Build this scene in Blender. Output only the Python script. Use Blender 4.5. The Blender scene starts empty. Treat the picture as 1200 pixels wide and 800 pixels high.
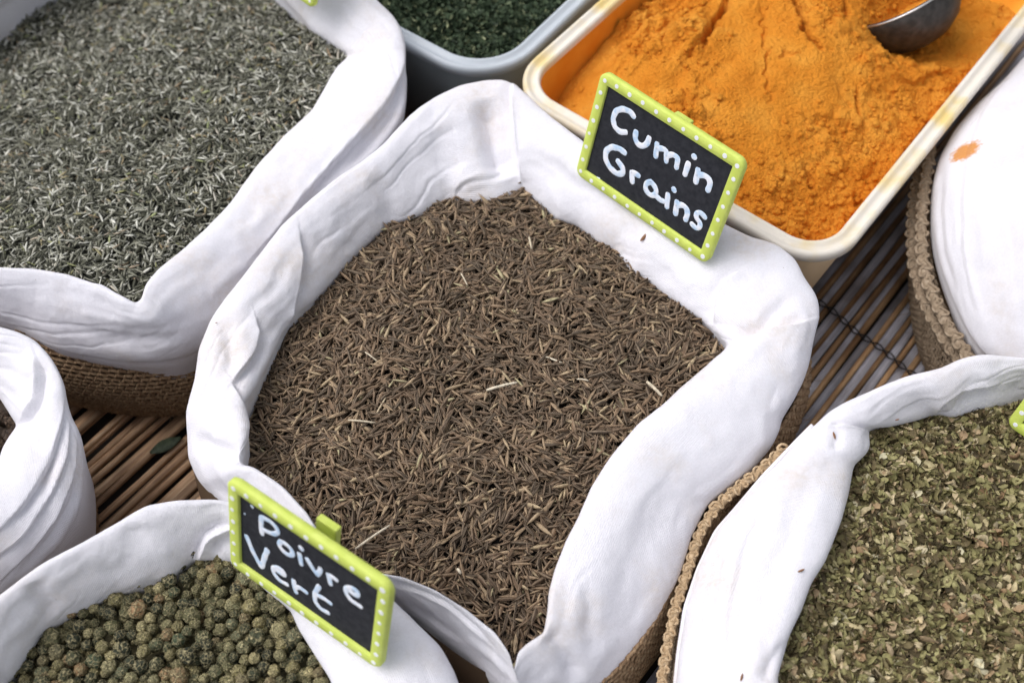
import bpy, math, random
import numpy as np
from mathutils import Vector, Matrix

# ------------------------------------------------------------------ camera, light, exposure
S = bpy.context.scene
COL = S.collection
PITCH = math.radians(33); HFOV = math.radians(50)
F = 600 / math.tan(HFOV / 2); DIST = .18 / math.tan(HFOV / 2)
FW = np.array([0, math.sin(PITCH), -math.cos(PITCH)]); UP = np.array([0, math.cos(PITCH), math.sin(PITCH)]); RT = np.array([1., 0, 0])
CAM = np.array([0, 0, .08]) - FW * DIST
cd = bpy.data.cameras.new('camera'); cam = bpy.data.objects.new('camera', cd); COL.objects.link(cam)
cam.location = CAM; cam.rotation_euler = (PITCH, 0, 0)
cd.angle = HFOV; cd.clip_start = .01; cd.clip_end = 50
cd.dof.use_dof = True; cd.dof.focus_distance = .378; cd.dof.aperture_fstop = 11
S.camera = cam

SUN_DIR = Vector((-.58, .10, 1.0)).normalized()
elev = math.asin(SUN_DIR.z); az = math.atan2(SUN_DIR.x, SUN_DIR.y)
W = bpy.data.worlds.new('World'); S.world = W; W.use_nodes = True
wn = W.node_tree; bg = wn.nodes['Background']
sky = wn.nodes.new('ShaderNodeTexSky'); sky.sky_type = 'NISHITA'; sky.sun_disc = False
sky.sun_elevation = elev; sky.sun_rotation = az; sky.air_density = 1.0; sky.dust_density = 4.0; sky.ozone_density = 1.0
hs = wn.nodes.new('ShaderNodeHueSaturation'); hs.inputs['Saturation'].default_value = .30; wn.links.new(sky.outputs[0], hs.inputs['Color'])
wn.links.new(hs.outputs[0], bg.inputs[0]); bg.inputs[1].default_value = .15
sl = bpy.data.lights.new('sun', 'SUN'); sl.energy = .95; sl.angle = math.radians(50); sl.color = (.97, .955, 1)
so = bpy.data.objects.new('sun', sl); COL.objects.link(so)
so.rotation_euler = SUN_DIR.to_track_quat('Z', 'Y').to_euler()
S.view_settings.view_transform = 'Standard'; S.view_settings.look = 'None'
S.view_settings.exposure = .27; S.view_settings.gamma = 1
S.render.engine = 'CYCLES'; S.cycles.max_bounces = 8; S.cycles.transparent_max_bounces = 12

rng = np.random.default_rng(7); random.seed(7)

# ------------------------------------------------------------------ helpers
def P(px, py, z):
    "point of the place that lies at height z under a spot of the photograph"
    px = np.asarray(px, float); py = np.asarray(py, float); z = np.asarray(z, float)
    r = FW + RT * ((px - 600) / F)[..., None] + UP * ((400 - py) / F)[..., None]
    return CAM + r * ((z - CAM[2]) / r[..., 2])[..., None]

def proj(X):
    v = X - CAM; d = v @ FW
    return 600 + F * (v @ RT) / d, 400 - F * (v @ UP) / d

def tag(o, label=None, cat=None, group=None, kind=None):
    if label: o['label'] = label
    if cat: o['category'] = cat
    if group: o['group'] = group
    if kind: o['kind'] = kind
    return o

def empty(name, loc=(0, 0, 0)):
    o = bpy.data.objects.new(name, None); o.location = loc; o.empty_display_size = .01; COL.objects.link(o); return o

def mesh_data(name, V, faces, mat=None, smooth=True, attrs=None, uv=None):
    me = bpy.data.meshes.new(name); V = np.asarray(V, np.float32)
    groups = faces if isinstance(faces, list) and np.ndim(faces[0]) == 2 else [faces]
    groups = [np.asarray(g, np.int32) for g in groups if len(g)]
    me.vertices.add(len(V)); me.vertices.foreach_set('co', V.ravel())
    loops = np.concatenate([g.ravel() for g in groups]); tot = np.concatenate([np.full(len(g), g.shape[1]) for g in groups])
    me.loops.add(len(loops)); me.loops.foreach_set('vertex_index', loops)
    me.polygons.add(len(tot)); me.polygons.foreach_set('loop_start', np.concatenate([[0], np.cumsum(tot)[:-1]]).astype(np.int32))
    me.polygons.foreach_set('use_smooth', np.full(len(tot), smooth))
    if attrs:
        for k, a in attrs.items():
            at = me.attributes.new(k, 'FLOAT', 'POINT'); at.data.foreach_set('value', np.asarray(a, np.float32))
    if uv is not None:
        ul = me.uv_layers.new(name='uv'); ul.data.foreach_set('uv', np.asarray(uv, np.float32)[loops].ravel())
    me.update(calc_edges=True); me.validate()
    if mat: me.materials.append(mat)
    return me

def link(name, me, parent=None, loc=None):
    o = bpy.data.objects.new(name, me); COL.objects.link(o)
    if parent is not None: o.parent = parent
    if loc is not None: o.location = loc
    return o

def obj(name, V, faces, mat, parent=None, **k):
    V = np.asarray(V, float)
    if parent is not None: V = V - np.array(parent.location)
    return link(name, mesh_data(name, V, faces, mat, **k), parent)

def grid_faces(nu, nv, closed_u=False):
    i = np.arange(nu if closed_u else nu - 1); j = np.arange(nv - 1)
    I, J = np.meshgrid(i, j, indexing='ij'); I2 = (I + 1) % nu
    return np.stack([I * nv + J, I2 * nv + J, I2 * nv + J + 1, I * nv + J + 1], -1).reshape(-1, 4)

def resample(pts, n, closed=False):
    pts = np.asarray(pts, float)
    if closed: pts = np.vstack([pts, pts[:1]])
    s = np.r_[0, np.cumsum(np.linalg.norm(np.diff(pts, axis=0), axis=1))]
    t = np.linspace(0, s[-1], n, endpoint=not closed)
    return np.stack([np.interp(t, s, pts[:, k]) for k in range(pts.shape[1])], -1)

def smooth_closed(a, sig):
    n = len(a); f = np.fft.rfftfreq(n) * 2 * np.pi
    g = np.exp(-.5 * (f * sig) ** 2)
    return np.fft.irfft(np.fft.rfft(a, axis=0) * (g[:, None] if a.ndim > 1 else g), n, axis=0)

def spline(pts, n):
    pts = np.asarray(pts, float); d = resample(pts, max(n, 8)); k = max(2, n // (len(pts) * 3))
    pad = np.vstack([2 * d[0] - d[k:0:-1], d, 2 * d[-1] - d[-2:-k - 2:-1]])
    w = np.hanning(2 * k + 3)[1:-1]; w /= w.sum()
    return np.stack([np.convolve(pad[:, c], w, 'valid') for c in range(d.shape[1])], -1)[:n]

def hash3(i, j, k, seed=0):
    h = (i * 374761393 + j * 668265263 + k * 2147483647 + seed * 1442695041) & 0xffffffff
    h = ((h ^ (h >> 13)) * 1274126177) & 0xffffffff
    h = ((h ^ (h >> 16)) * 2246822519) & 0xffffffff
    return ((h ^ (h >> 15)) & 0xffffff) / 0xffffff

def vnoise(X, seed=0):
    X = np.asarray(X, float); B = np.floor(X).astype(np.int64); f = X - B; f = f * f * f * (f * (f * 6 - 15) + 10)
    r = 0
    for a in (0, 1):
        for b in (0, 1):
            for c in (0, 1):
                w = (f[..., 0] if a else 1 - f[..., 0]) * (f[..., 1] if b else 1 - f[..., 1]) * (f[..., 2] if c else 1 - f[..., 2])
                r = r + w * hash3(B[..., 0] + a, B[..., 1] + b, B[..., 2] + c, seed)
    return r * 2 - 1

def fbm(X, octv=4, seed=0, gain=.5):
    r = 0; a = 1.
    for o in range(octv):
        r = r + a * vnoise(X * 2 ** o + o * 17.3, seed + o); a *= gain
    return r

def worley(X, seed=0):
    "F1, F2 and a cell value for 2-D or 3-D points"
    D = X.shape[-1]; B = np.floor(X).astype(np.int64)
    f1 = np.full(X.shape[:-1], 9.); f2 = f1.copy(); cell = np.zeros(X.shape[:-1])
    rz = (-1, 0, 1) if D == 3 else (0,)
    for a in (-1, 0, 1):
        for b in (-1, 0, 1):
            for c in rz:
                i = B[..., 0] + a; j = B[..., 1] + b; k = (B[..., 2] + c) if D == 3 else i * 0
                d = (i + hash3(i, j, k, seed) - X[..., 0]) ** 2 + (j + hash3(i, j, k, seed + 5) - X[..., 1]) ** 2
                if D == 3: d = d + (k + hash3(i, j, k, seed + 9) - X[..., 2]) ** 2
                d = np.sqrt(d); m = d < f1
                f2 = np.where(m, f1, np.minimum(f2, d)); cell = np.where(m, hash3(i, j, k, seed + 13), cell); f1 = np.where(m, d, f1)
    return f1, f2, cell

def sstep(a, b, x):
    t = np.clip((x - a) / (b - a), 0, 1); return t * t * (3 - 2 * t)

def poly_dist(px, py, line):
    "distance to a polyline, signed (+ on the right hand when walking along it on the picture), and position along it 0..1"
    line = np.asarray(line, float); seg = np.diff(line, axis=0); L = np.linalg.norm(seg, axis=1); cum = np.r_[0, np.cumsum(L)]
    best = np.full(px.shape, 1e9); sg = np.zeros(px.shape); tt = np.zeros(px.shape)
    for k in range(len(seg)):
        dx = px - line[k, 0]; dy = py - line[k, 1]
        t = np.clip((dx * seg[k, 0] + dy * seg[k, 1]) / L[k] ** 2, 0, 1)
        ex = dx - t * seg[k, 0]; ey = dy - t * seg[k, 1]; d = np.hypot(ex, ey); m = d < best
        best = np.where(m, d, best)
        sg = np.where(m, np.where(seg[k, 0] * dy - seg[k, 1] * dx >= 0, 1., -1.), sg)
        tt = np.where(m, (cum[k] + t * L[k]) / cum[-1], tt)
    return best, sg, tt

def creases(px, py, lst):
    "folds pressed into a cloth: v = valley, r = ridge, s = one layer lying over the next (raised side sign, then sharp drop)"
    d = np.zeros(px.shape)
    for c in lst:
        kind, line, h, w = c[:4]; side = c[4] if len(c) > 4 else 1
        line = spline(line, 40)
        dist, sg, t = poly_dist(px, py, line)
        tap = np.clip(np.sin(np.pi * np.clip(t, .02, .98)) * 1.6, 0, 1)
        if len(c) > 5 and c[5] == 'end': tap = sstep(1.0, .45, t) if c[4] is not None else tap
        if len(c) > 5 and c[5] == 'flat': tap = sstep(0, .12, t)
        endd = np.ones(px.shape)
        if kind == 'v': d -= h * tap * np.exp(-(dist / w) ** 2)
        elif kind == 'r': d += h * tap * np.exp(-(dist / w) ** 2)
        else:
            s = dist * sg * side
            up = np.exp(-np.maximum(s, 0) / w) * sstep(-2.2, 1.2, s)
            dn = np.exp(-(np.minimum(s, 0) / (w * .45)) ** 2) * (1 - sstep(-2.2, 1.2, s))
            d += h * tap * (up * .65 - .45 * dn)
    return d

# ------------------------------------------------------------------ materials
def new_mat(name, rough=.8, spec=.3):
    m = bpy.data.materials.new(name); m.use_nodes = True; nt = m.node_tree; b = nt.nodes['Principled BSDF']
    b.inputs['Roughness'].default_value = rough; b.inputs['Specular IOR Level'].default_value = spec
    return m, nt, b

def nd(nt, t, **k):
    n = nt.nodes.new(t)
    for a, v in k.items():
        if a.startswith('_'): n.inputs[a[1:].replace('_', ' ')].default_value = v
        else: setattr(n, a, v)
    return n

def ramp(nt, stops, src=None, interp='LINEAR'):
    r = nt.nodes.new('ShaderNodeValToRGB'); e = r.color_ramp.elements; r.color_ramp.interpolation = interp
    while len(e) < len(stops): e.new(.5)
    for x, (p, c) in zip(e, stops): x.position = p; x.color = (*c, 1) if len(c) == 3 else c
    if src is not None: nt.links.new(src, r.inputs[0])
    return r

def noise_node(nt, scale, detail=3, vec=None, rough=.5, sc=None):
    n = nd(nt, 'ShaderNodeTexNoise', _Scale=scale, _Detail=detail, _Roughness=rough)
    if vec is not None: nt.links.new(vec, n.inputs['Vector'])
    return n

def mixc(nt, a, b, f, mode='MIX'):
    m = nt.nodes.new('ShaderNodeMix'); m.data_type = 'RGBA'; m.blend_type = mode
    for s, v in ((m.inputs[6], a), (m.inputs[7], b), (m.inputs[0], f)):
        if hasattr(v, 'is_output') or isinstance(v, bpy.types.NodeSocket): nt.links.new(v, s)
        else: s.default_value = v if not isinstance(v, tuple) or len(v) == 4 else (*v, 1)
    return m.outputs[2]

def bump(nt, b, height, dist, strength=1.):
    n = nd(nt, 'ShaderNodeBump', _Strength=strength, _Distance=dist); nt.links.new(height, n.inputs['Height'])
    nt.links.new(n.outputs[0], b.inputs['Normal']); return n

def obco(nt): return nt.nodes.new('ShaderNodeTexCoord').outputs['Object']

def cloth_mat(name='white_cotton', base=(.80, .785, .83), stains=()):
    m, nt, b = new_mat(name, .92, .15); co = obco(nt)
    n1 = noise_node(nt, 38, 4, co); r1 = ramp(nt, [(.50, (0, 0, 0)), (.80, (1, 1, 1))], n1.outputs[0])
    n2 = noise_node(nt, 420, 3, co); r2 = ramp(nt, [(.3, (.3, .3, .3)), (.7, (1, 1, 1))], n2.outputs[0])
    st = nd(nt, 'ShaderNodeMath', operation='MULTIPLY'); nt.links.new(r1.outputs[0], st.inputs[0]); nt.links.new(r2.outputs[0], st.inputs[1])
    st2 = nd(nt, 'ShaderNodeMath', operation='MULTIPLY'); nt.links.new(st.outputs[0], st2.inputs[0]); st2.inputs[1].default_value = .62
    c = mixc(nt, base, (.58, .47, .35), st2.outputs[0])
    nf = noise_node(nt, 1300, 2, co); rf = ramp(nt, [(.3, (.955, .955, .955)), (.7, (1.02, 1.02, 1.02))], nf.outputs[0]); c = mixc(nt, c, rf.outputs[0], 1., 'MULTIPLY')
    # tiny specks of spice dust
    v = nd(nt, 'ShaderNodeTexVoronoi', _Scale=330); nt.links.new(co, v.inputs['Vector'])
    rs = ramp(nt, [(.035, (1, 1, 1)), (.06, (0, 0, 0))], v.outputs['Distance'])
    sel = ramp(nt, [(.90, (0, 0, 0)), (.93, (1, 1, 1))], v.outputs['Color'])
    sp = nd(nt, 'ShaderNodeMath', operation='MULTIPLY'); nt.links.new(rs.outputs[0], sp.inputs[0]); nt.links.new(sel.outputs[0], sp.inputs[1])
    c = mixc(nt, c, (.30, .24, .17), sp.outputs[0])
    for (pos, rad, col) in stains:
        vm = nd(nt, 'ShaderNodeVectorMath', operation='DISTANCE'); nt.links.new(co, vm.inputs[0]); vm.inputs[1].default_value = pos
        nn = noise_node(nt, 600, 4, co); ad = nd(nt, 'ShaderNodeMath', operation='MULTIPLY_ADD'); nt.links.new(nn.outputs[0], ad.inputs[0])
        ad.inputs[1].default_value = rad * 1.3; nt.links.new(vm.outputs['Value'], ad.inputs[2])
        rr = nd(nt, 'ShaderNodeMapRange', _From_Min=rad * 1.45, _From_Max=rad * 1.9, _To_Min=1, _To_Max=0); nt.links.new(ad.outputs[0], rr.inputs[0])
        c = mixc(nt, c, col, rr.outputs[0])
    nt.links.new(c, b.inputs['Base Color'])
    uv = nt.nodes.new('ShaderNodeUVMap'); uv.uv_map = 'uv'
    wu = nd(nt, 'ShaderNodeTexWave', _Scale=520, _Distortion=1.2, _Detail=1, _Detail_Scale=2.); wu.bands_direction = 'X'
    wv = nd(nt, 'ShaderNodeTexWave', _Scale=520, _Distortion=1.2, _Detail=1, _Detail_Scale=2.); wv.bands_direction = 'Y'
    nt.links.new(uv.outputs[0], wu.inputs[0]); nt.links.new(uv.outputs[0], wv.inputs[0])
    a = nd(nt, 'ShaderNodeMath', operation='ADD'); nt.links.new(wu.outputs[1], a.inputs[0]); nt.links.new(wv.outputs[1], a.inputs[1])
    n3 = noise_node(nt, 1500, 3, co); a2 = nd(nt, 'ShaderNodeMath', operation='MULTIPLY_ADD'); nt.links.new(n3.outputs[0], a2.inputs[0]); a2.inputs[1].default_value = 2.2
    nt.links.new(a.outputs[0], a2.inputs[2]); bump(nt, b, a2.outputs[0], .00015, .5)
    b.inputs['Sheen Weight'].default_value = .15
    return m

def bits_mat(name, stops, tipc=None, rough=.7, spec=.3, ridge=None):
    m, nt, b = new_mat(name, rough, spec)
    at = nd(nt, 'ShaderNodeAttribute', attribute_name='rnd'); r = ramp(nt, stops, at.outputs['Fac'])
    c = r.outputs[0]
    if ridge:
        a2 = nd(nt, 'ShaderNodeAttribute', attribute_name='ridge')
        c = mixc(nt, c, ridge, a2.outputs['Fac'])
    n = noise_node(nt, 900, 3, obco(nt)); rr = ramp(nt, [(.3, (.72, .72, .72)), (.7, (1.2, 1.2, 1.2))], n.outputs[0])
    c = mixc(nt, c, rr.outputs[0], 1., 'MULTIPLY')
    nt.links.new(c, b.inputs['Base Color']); return m

M = {}
M['cloth'] = cloth_mat()
M['jute'], nt, b = new_mat('woven_jute', .8, .25)
n = noise_node(nt, 500, 4, obco(nt)); r = ramp(nt, [(.3, (.22, .135, .075)), (.55, (.36, .24, .14)), (.75, (.50, .36, .22))], n.outputs[0]); nt.links.new(r.outputs[0], b.inputs['Base Color'])
n2 = noise_node(nt, 2500, 2, obco(nt)); bump(nt, b, n2.outputs[0], .0003, .8)
M['jute_pale'], nt, b = new_mat('pale_jute_cord', .8, .25)
n = noise_node(nt, 420, 4, obco(nt)); r = ramp(nt, [(.3, (.36, .24, .13)), (.55, (.56, .41, .25)), (.75, (.70, .55, .37))], n.outputs[0]); nt.links.new(r.outputs[0], b.inputs['Base Color'])
n2 = noise_node(nt, 2500, 2, obco(nt)); bump(nt, b, n2.outputs[0], .0003, .8)
M['jute_grey'], nt, b = new_mat('weathered_jute_cord', .85, .2)
n = noise_node(nt, 420, 4, obco(nt)); r = ramp(nt, [(.3, (.22, .165, .11)), (.55, (.34, .26, .18)), (.75, (.46, .37, .27))], n.outputs[0]); nt.links.new(r.outputs[0], b.inputs['Base Color'])
n2 = noise_node(nt, 2500, 2, obco(nt)); bump(nt, b, n2.outputs[0], .0003, .8)
M['jute_shell'], nt, b = new_mat('dark_jute_backing', .9, .1); b.inputs['Base Color'].default_value = (.10, .065, .04, 1)

def wood_mat(name, c0, c1, c2, along, knots=True):
    m, nt, b = new_mat(name, .6, .35); co = obco(nt)
    mp = nd(nt, 'ShaderNodeMapping'); mp.inputs['Scale'].default_value = (30, 900, 900); nt.links.new(co, mp.inputs['Vector'])
    oi = nt.nodes.new('ShaderNodeObjectInfo')
    n = nd(nt, 'ShaderNodeTexNoise', _Scale=1, _Detail=4); n.noise_dimensions = '4D'; nt.links.new(mp.outputs[0], n.inputs['Vector'])
    mm = nd(nt, 'ShaderNodeMath', operation='MULTIPLY'); nt.links.new(oi.outputs['Random'], mm.inputs[0]); mm.inputs[1].default_value = 60; nt.links.new(mm.outputs[0], n.inputs['W'])
    r = ramp(nt, [(.3, c0), (.52, c1), (.75, c2)], n.outputs[0])
    n3 = noise_node(nt, 45, 3, co); n3.noise_dimensions = '4D'; nt.links.new(mm.outputs[0], n3.inputs['W'])
    r3 = ramp(nt, [(.36, (.45, .40, .36)), (.6, (1.1, 1.1, 1.1))], n3.outputs[0])
    c = mixc(nt, r.outputs[0], r3.outputs[0], .8, 'MULTIPLY')
    hv = nd(nt, 'ShaderNodeHueSaturation'); nt.links.new(c, hv.inputs['Color'])
    mr = nd(nt, 'ShaderNodeMapRange', _To_Min=.6, _To_Max=1.3); nt.links.new(oi.outputs['Random'], mr.inputs[0]); nt.links.new(mr.outputs[0], hv.inputs['Value'])
    nt.links.new(hv.outputs[0], b.inputs['Base Color']); bump(nt, b, n.outputs[0], .0004, .7); return m
M['slat'] = wood_mat('grey_weathered_slat', (.36, .36, .40), (.50, .50, .56), (.62, .62, .68), 0)
M['stick'] = wood_mat('brown_bamboo_stick', (.40, .22, .11), (.60, .37, .19), (.72, .50, .29), 0)
M['stick_red'] = wood_mat('reddish_brown_stick', (.32, .18, .10), (.56, .36, .21), (.72, .54, .36), 0)
M['wire'], nt, b = new_mat('black_wire', .5, .4); b.inputs['Base Color'].default_value = (.02, .018, .018, 1)
M['table'], nt, b = new_mat('dark_table_wood', .8, .2)
n = noise_node(nt, 30, 4, obco(nt)); r = ramp(nt, [(.3, (.03, .025, .022)), (.7, (.07, .055, .045))], n.outputs[0]); nt.links.new(r.outputs[0], b.inputs['Base Color'])

M['cumin'] = bits_mat('cumin_seed', [(0, (.010, .007, .006)), (.10, (.022, .014, .009)), (.35, (.042, .024, .015)), (.60, (.085, .048, .027)), (.80, (.17, .105, .06)), (.90, (.38, .28, .17)), (1, (.38, .34, .19))], ridge=(.60, .46, .31))
M['thyme'] = bits_mat('thyme_leaf', [(0, (.015, .016, .011)), (.08, (.035, .036, .025)), (.4, (.13, .13, .09)), (.75, (.34, .335, .265)), (.93, (.72, .71, .62)), (.965, (.36, .26, .16)), (1, (.34, .38, .18))])
M['herb'] = bits_mat('crushed_herb_leaf', [(0, (.02, .016, .009)), (.08, (.05, .038, .02)), (.35, (.15, .115, .055)), (.6, (.26, .235, .10)), (.78, (.35, .32, .145)), (.88, (.56, .46, .28)), (.95, (.29, .18, .095)), (1, (.58, .54, .36))])
M['parsley'] = bits_mat('dark_green_leaf', [(0, (.012, .016, .010)), (.1, (.022, .035, .018)), (.5, (.04, .065, .032)), (.88, (.075, .105, .055)), (.95, (.14, .16, .08)), (1, (.45, .48, .28))])
M['pale'] = bits_mat('pale_straw', [(0, (.50, .40, .26)), (1, (.78, .70, .55))])
M['brownseed'], nt, b = new_mat('brown_seed_flake', .7, .3); b.inputs['Base Color'].default_value = (.24, .12, .06, 1)

def pepper_mat(name, stops, ridge_col=(.62, .56, .36)):
    m, nt, b = new_mat(name, .65, .35); oi = nt.nodes.new('ShaderNodeObjectInfo'); at = nd(nt, 'ShaderNodeAttribute', attribute_name='rnd')
    ad = nd(nt, 'ShaderNodeMath', operation='ADD'); nt.links.new(oi.outputs['Random'], ad.inputs[0]); nt.links.new(at.outputs['Fac'], ad.inputs[1])
    fr = nd(nt, 'ShaderNodeMath', operation='FRACT'); nt.links.new(ad.outputs[0], fr.inputs[0])
    r = ramp(nt, stops, fr.outputs[0]); ri = nd(nt, 'ShaderNodeAttribute', attribute_name='ridge')
    ax_ = [nd(nt, 'ShaderNodeAttribute', attribute_name=k) for k in ('lx', 'ly', 'lz')]; cb = nt.nodes.new('ShaderNodeCombineXYZ')
    for i_ in range(3): nt.links.new(ax_[i_].outputs['Fac'], cb.inputs[i_])
    wn_ = noise_node(nt, 5, 2, cb.outputs[0]); wm = nd(nt, 'ShaderNodeVectorMath', operation='MULTIPLY_ADD'); nt.links.new(wn_.outputs['Color'], wm.inputs[0]); wm.inputs[1].default_value = (.25, .25, .25); nt.links.new(cb.outputs[0], wm.inputs[2])
    vo = nd(nt, 'ShaderNodeTexVoronoi', _Scale=2.7); vo.feature = 'DISTANCE_TO_EDGE'; nt.links.new(wm.outputs[0], vo.inputs['Vector'])
    rg = ramp(nt, [(.0, (1, 1, 1)), (.16, (0, 0, 0))], vo.outputs['Distance'])
    rk = nd(nt, 'ShaderNodeMath', operation='MULTIPLY'); nt.links.new(rg.outputs[0], rk.inputs[0]); rk.inputs[1].default_value = .62
    c = mixc(nt, r.outputs[0], ridge_col, rk.outputs[0])
    n = noise_node(nt, 7, 4, cb.outputs[0]); rr = ramp(nt, [(.3, (.45, .45, .38)), (.7, (1.7, 1.6, 1.4))], n.outputs[0])
    c = mixc(nt, c, rr.outputs[0], 1., 'MULTIPLY'); nt.links.new(c, b.inputs['Base Color'])
    hh = nd(nt, 'ShaderNodeMath', operation='MULTIPLY_ADD'); nt.links.new(rg.outputs[0], hh.inputs[0]); hh.inputs[1].default_value = 1.3; nt.links.new(n.outputs[0], hh.inputs[2])
    bump(nt, b, hh.outputs[0], .0005, 1.); return m
M['pepper'] = pepper_mat('green_peppercorn_skin', [(0, (.018, .022, .014)), (.2, (.038, .046, .027)), (.4, (.10, .10, .052)), (.58, (.23, .205, .105)), (.70, (.05, .07, .042)), (.82, (.40, .36, .21)), (.92, (.10, .115, .075)), (1, (.25, .16, .09))])
M['clove'] = pepper_mat('dark_dried_berry_skin', [(0, (.03, .02, .015)), (1, (.07, .045, .03))], (.09, .06, .045))

M['green'], nt, b = new_mat('lime_green_paint', .55, .4); co = obco(nt)
n = noise_node(nt, 260, 4, co); r = ramp(nt, [(.35, (.56, .66, .11)), (.7, (.64, .73, .16))], n.outputs[0]); nt.links.new(r.outputs[0], b.inputs['Base Color'])
mpg = nd(nt, 'ShaderNodeMapping'); mpg.inputs['Scale'].default_value = (200, 2600, 2600); nt.links.new(co, mpg.inputs['Vector']); n4 = noise_node(nt, 1, 3, mpg.outputs[0]); bump(nt, b, n4.outputs[0], .0003, .5)
M['dot'], nt, b = new_mat('white_dot_paint', .6, .3); b.inputs['Base Color'].default_value = (.85, .86, .88, 1)
M['board'], nt, b = new_mat('black_chalkboard', .85, .2); co = obco(nt)
n = noise_node(nt, 500, 4, co); r = ramp(nt, [(.3, (.018, .019, .024)), (.7, (.034, .035, .042))], n.outputs[0]); nt.links.new(r.outputs[0], b.inputs['Base Color']); bump(nt, b, n.outputs[0], .0001, .6)
M['chalk'], nt, b = new_mat('white_marker_paint', .6, .3); co = obco(nt)
n = noise_node(nt, 330, 3, co); r = ramp(nt, [(.35, (.50, .66, .86)), (.48, (.70, .79, .92)), (.6, (.86, .88, .95))], n.outputs[0]); nt.links.new(r.outputs[0], b.inputs['Base Color']); bump(nt, b, n.outputs[0], .0004, .5)

M['turmeric'], nt, b = new_mat('turmeric_powder', .95, .05); co = obco(nt)
n = noise_node(nt, 60, 5, co); r = ramp(nt, [(.25, (.66, .215, .020)), (.5, (.77, .285, .032)), (.75, (.86, .375, .055))], n.outputs[0]); nt.links.new(r.outputs[0], b.inputs['Base Color'])
n2 = noise_node(nt, 1100, 5, co, .7); vt = nd(nt, 'ShaderNodeTexVoronoi', _Scale=750); nt.links.new(co, vt.inputs['Vector']); vs = nd(nt, 'ShaderNodeMath', operation='MULTIPLY_ADD'); nt.links.new(vt.outputs['Distance'], vs.inputs[0]); vs.inputs[1].default_value = -.8; nt.links.new(n2.outputs[0], vs.inputs[2]); bump(nt, b, vs.outputs[0], .0011, 1.)
M['turm_wall'], nt, b = new_mat('turmeric_dusted_plastic', .75, .3); co = obco(nt)
n = noise_node(nt, 70, 4, co); r = ramp(nt, [(.3, (.78, .30, .02)), (.7, (.88, .42, .05))], n.outputs[0]); nt.links.new(r.outputs[0], b.inputs['Base Color'])
def plastic(name, col, trans, rough, dust=None):
    m, nt, b = new_mat(name, rough, .5); co = obco(nt)
    b.inputs['Transmission Weight'].default_value = trans; b.inputs['IOR'].default_value = 1.25
    if dust:
        n = noise_node(nt, 45, 4, co); r = ramp(nt, [(.45, (0, 0, 0)), (.68, (1, 1, 1))], n.outputs[0])
        c = mixc(nt, col, dust, r.outputs[0]); nt.links.new(c, b.inputs['Base Color'])
    else: b.inputs['Base Color'].default_value = (*col, 1)
    n3 = noise_node(nt, 160, 4, co); bump(nt, b, n3.outputs[0], .0002, .4)
    return m
M['rim_milky'] = plastic('milky_plastic_rim', (.86, .80, .70), .12, .3, (.84, .64, .26))
M['wall_amber'] = plastic('amber_translucent_plastic', (.86, .64, .38), .12, .35)
M['rim_clear'] = plastic('frosted_clear_plastic_rim', (.80, .86, .92), .4, .16)
M['wall_clear'] = plastic('frosted_clear_plastic', (.36, .41, .43), .12, .3)
M['steel'], nt, b = new_mat('dull_steel', .5, .5); b.inputs['Metallic'].default_value = .7
n = noise_node(nt, 300, 4, obco(nt)); r = ramp(nt, [(.35, (.05, .046, .042)), (.7, (.09, .082, .075))], n.outputs[0]); nt.links.new(r.outputs[0], b.inputs['Base Color'])

M['steel_edge'], nt, b = new_mat('steel_rim_highlight', .3, .5); b.inputs['Metallic'].default_value = .9; b.inputs['Base Color'].default_value = (.62, .60, .58, 1)  # paler steel that paints a highlight along the scoop's rim
# ------------------------------------------------------------------ setting: table top and slatted mat
def boxmesh(x0, x1, y0, y1, z0, z1):
    V = [(x, y, z) for x in (x0, x1) for y in (y0, y1) for z in (z0, z1)]
    Fc = [(0, 1, 3, 2), (4, 6, 7, 5), (0, 4, 5, 1), (2, 3, 7, 6), (0, 2, 6, 4), (1, 5, 7, 3)]
    return V, Fc
V, Fc = boxmesh(-.9, .9, -.7, 1.1, -.03, -.006)
tag(obj('table_top', V, Fc, M['table'], smooth=False), kind='structure')

mat_root = empty('slatted_mat', (0, 0, 0)); tag(mat_root, 'mat of bamboo sticks and grey slats tied with black wire, lying under all the sacks', 'mat')
a0 = P(965, 480, 0); b0 = P(1070, 341, 0); dv = (b0 - a0)[:2]; ang = math.atan2(dv[1], dv[0])
D = np.array([math.cos(ang), math.sin(ang), 0]); N = np.array([math.sin(ang), -math.cos(ang), 0])     # N points to the lower right
def stick_mesh(kind, seed):
    r = np.random.default_rng(seed); L = .62; n = 15; xs = np.linspace(-L / 2, L / 2, n)
    if kind == 'slat': prof = [(-.5, -.3), (-.46, .34), (-.2, .5), (.2, .5), (.46, .34), (.5, -.3)]; w, h = .0040, .0024
    else: prof = [(math.cos(t), math.sin(t)) for t in np.linspace(math.pi * 1.1, -math.pi * .1, 8)]; w, h = .0014, .0014
    prof = np.array(prof); V = []
    for i, x in enumerate(xs):
        k = 1 + .10 * r.normal() * (kind != 'slat'); off = r.normal() * .00025
        for (a, c) in prof: V.append((x, a * w * k + off, c * h * k))
    m = len(prof); Fc = grid_faces(n, m)
    caps = [list(range(m))[::-1], [(n - 1) * m + i for i in range(m)]]
    return mesh_data('stick', V, [Fc, np.array(caps)], None, smooth=(kind != 'slat'))
def with_mat(me, mat): me = me.copy(); me.materials.clear(); me.materials.append(mat); return me
sm = [stick_mesh('slat', s) for s in range(3)]; rm = [stick_mesh('round', s) for s in range(4)]
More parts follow.
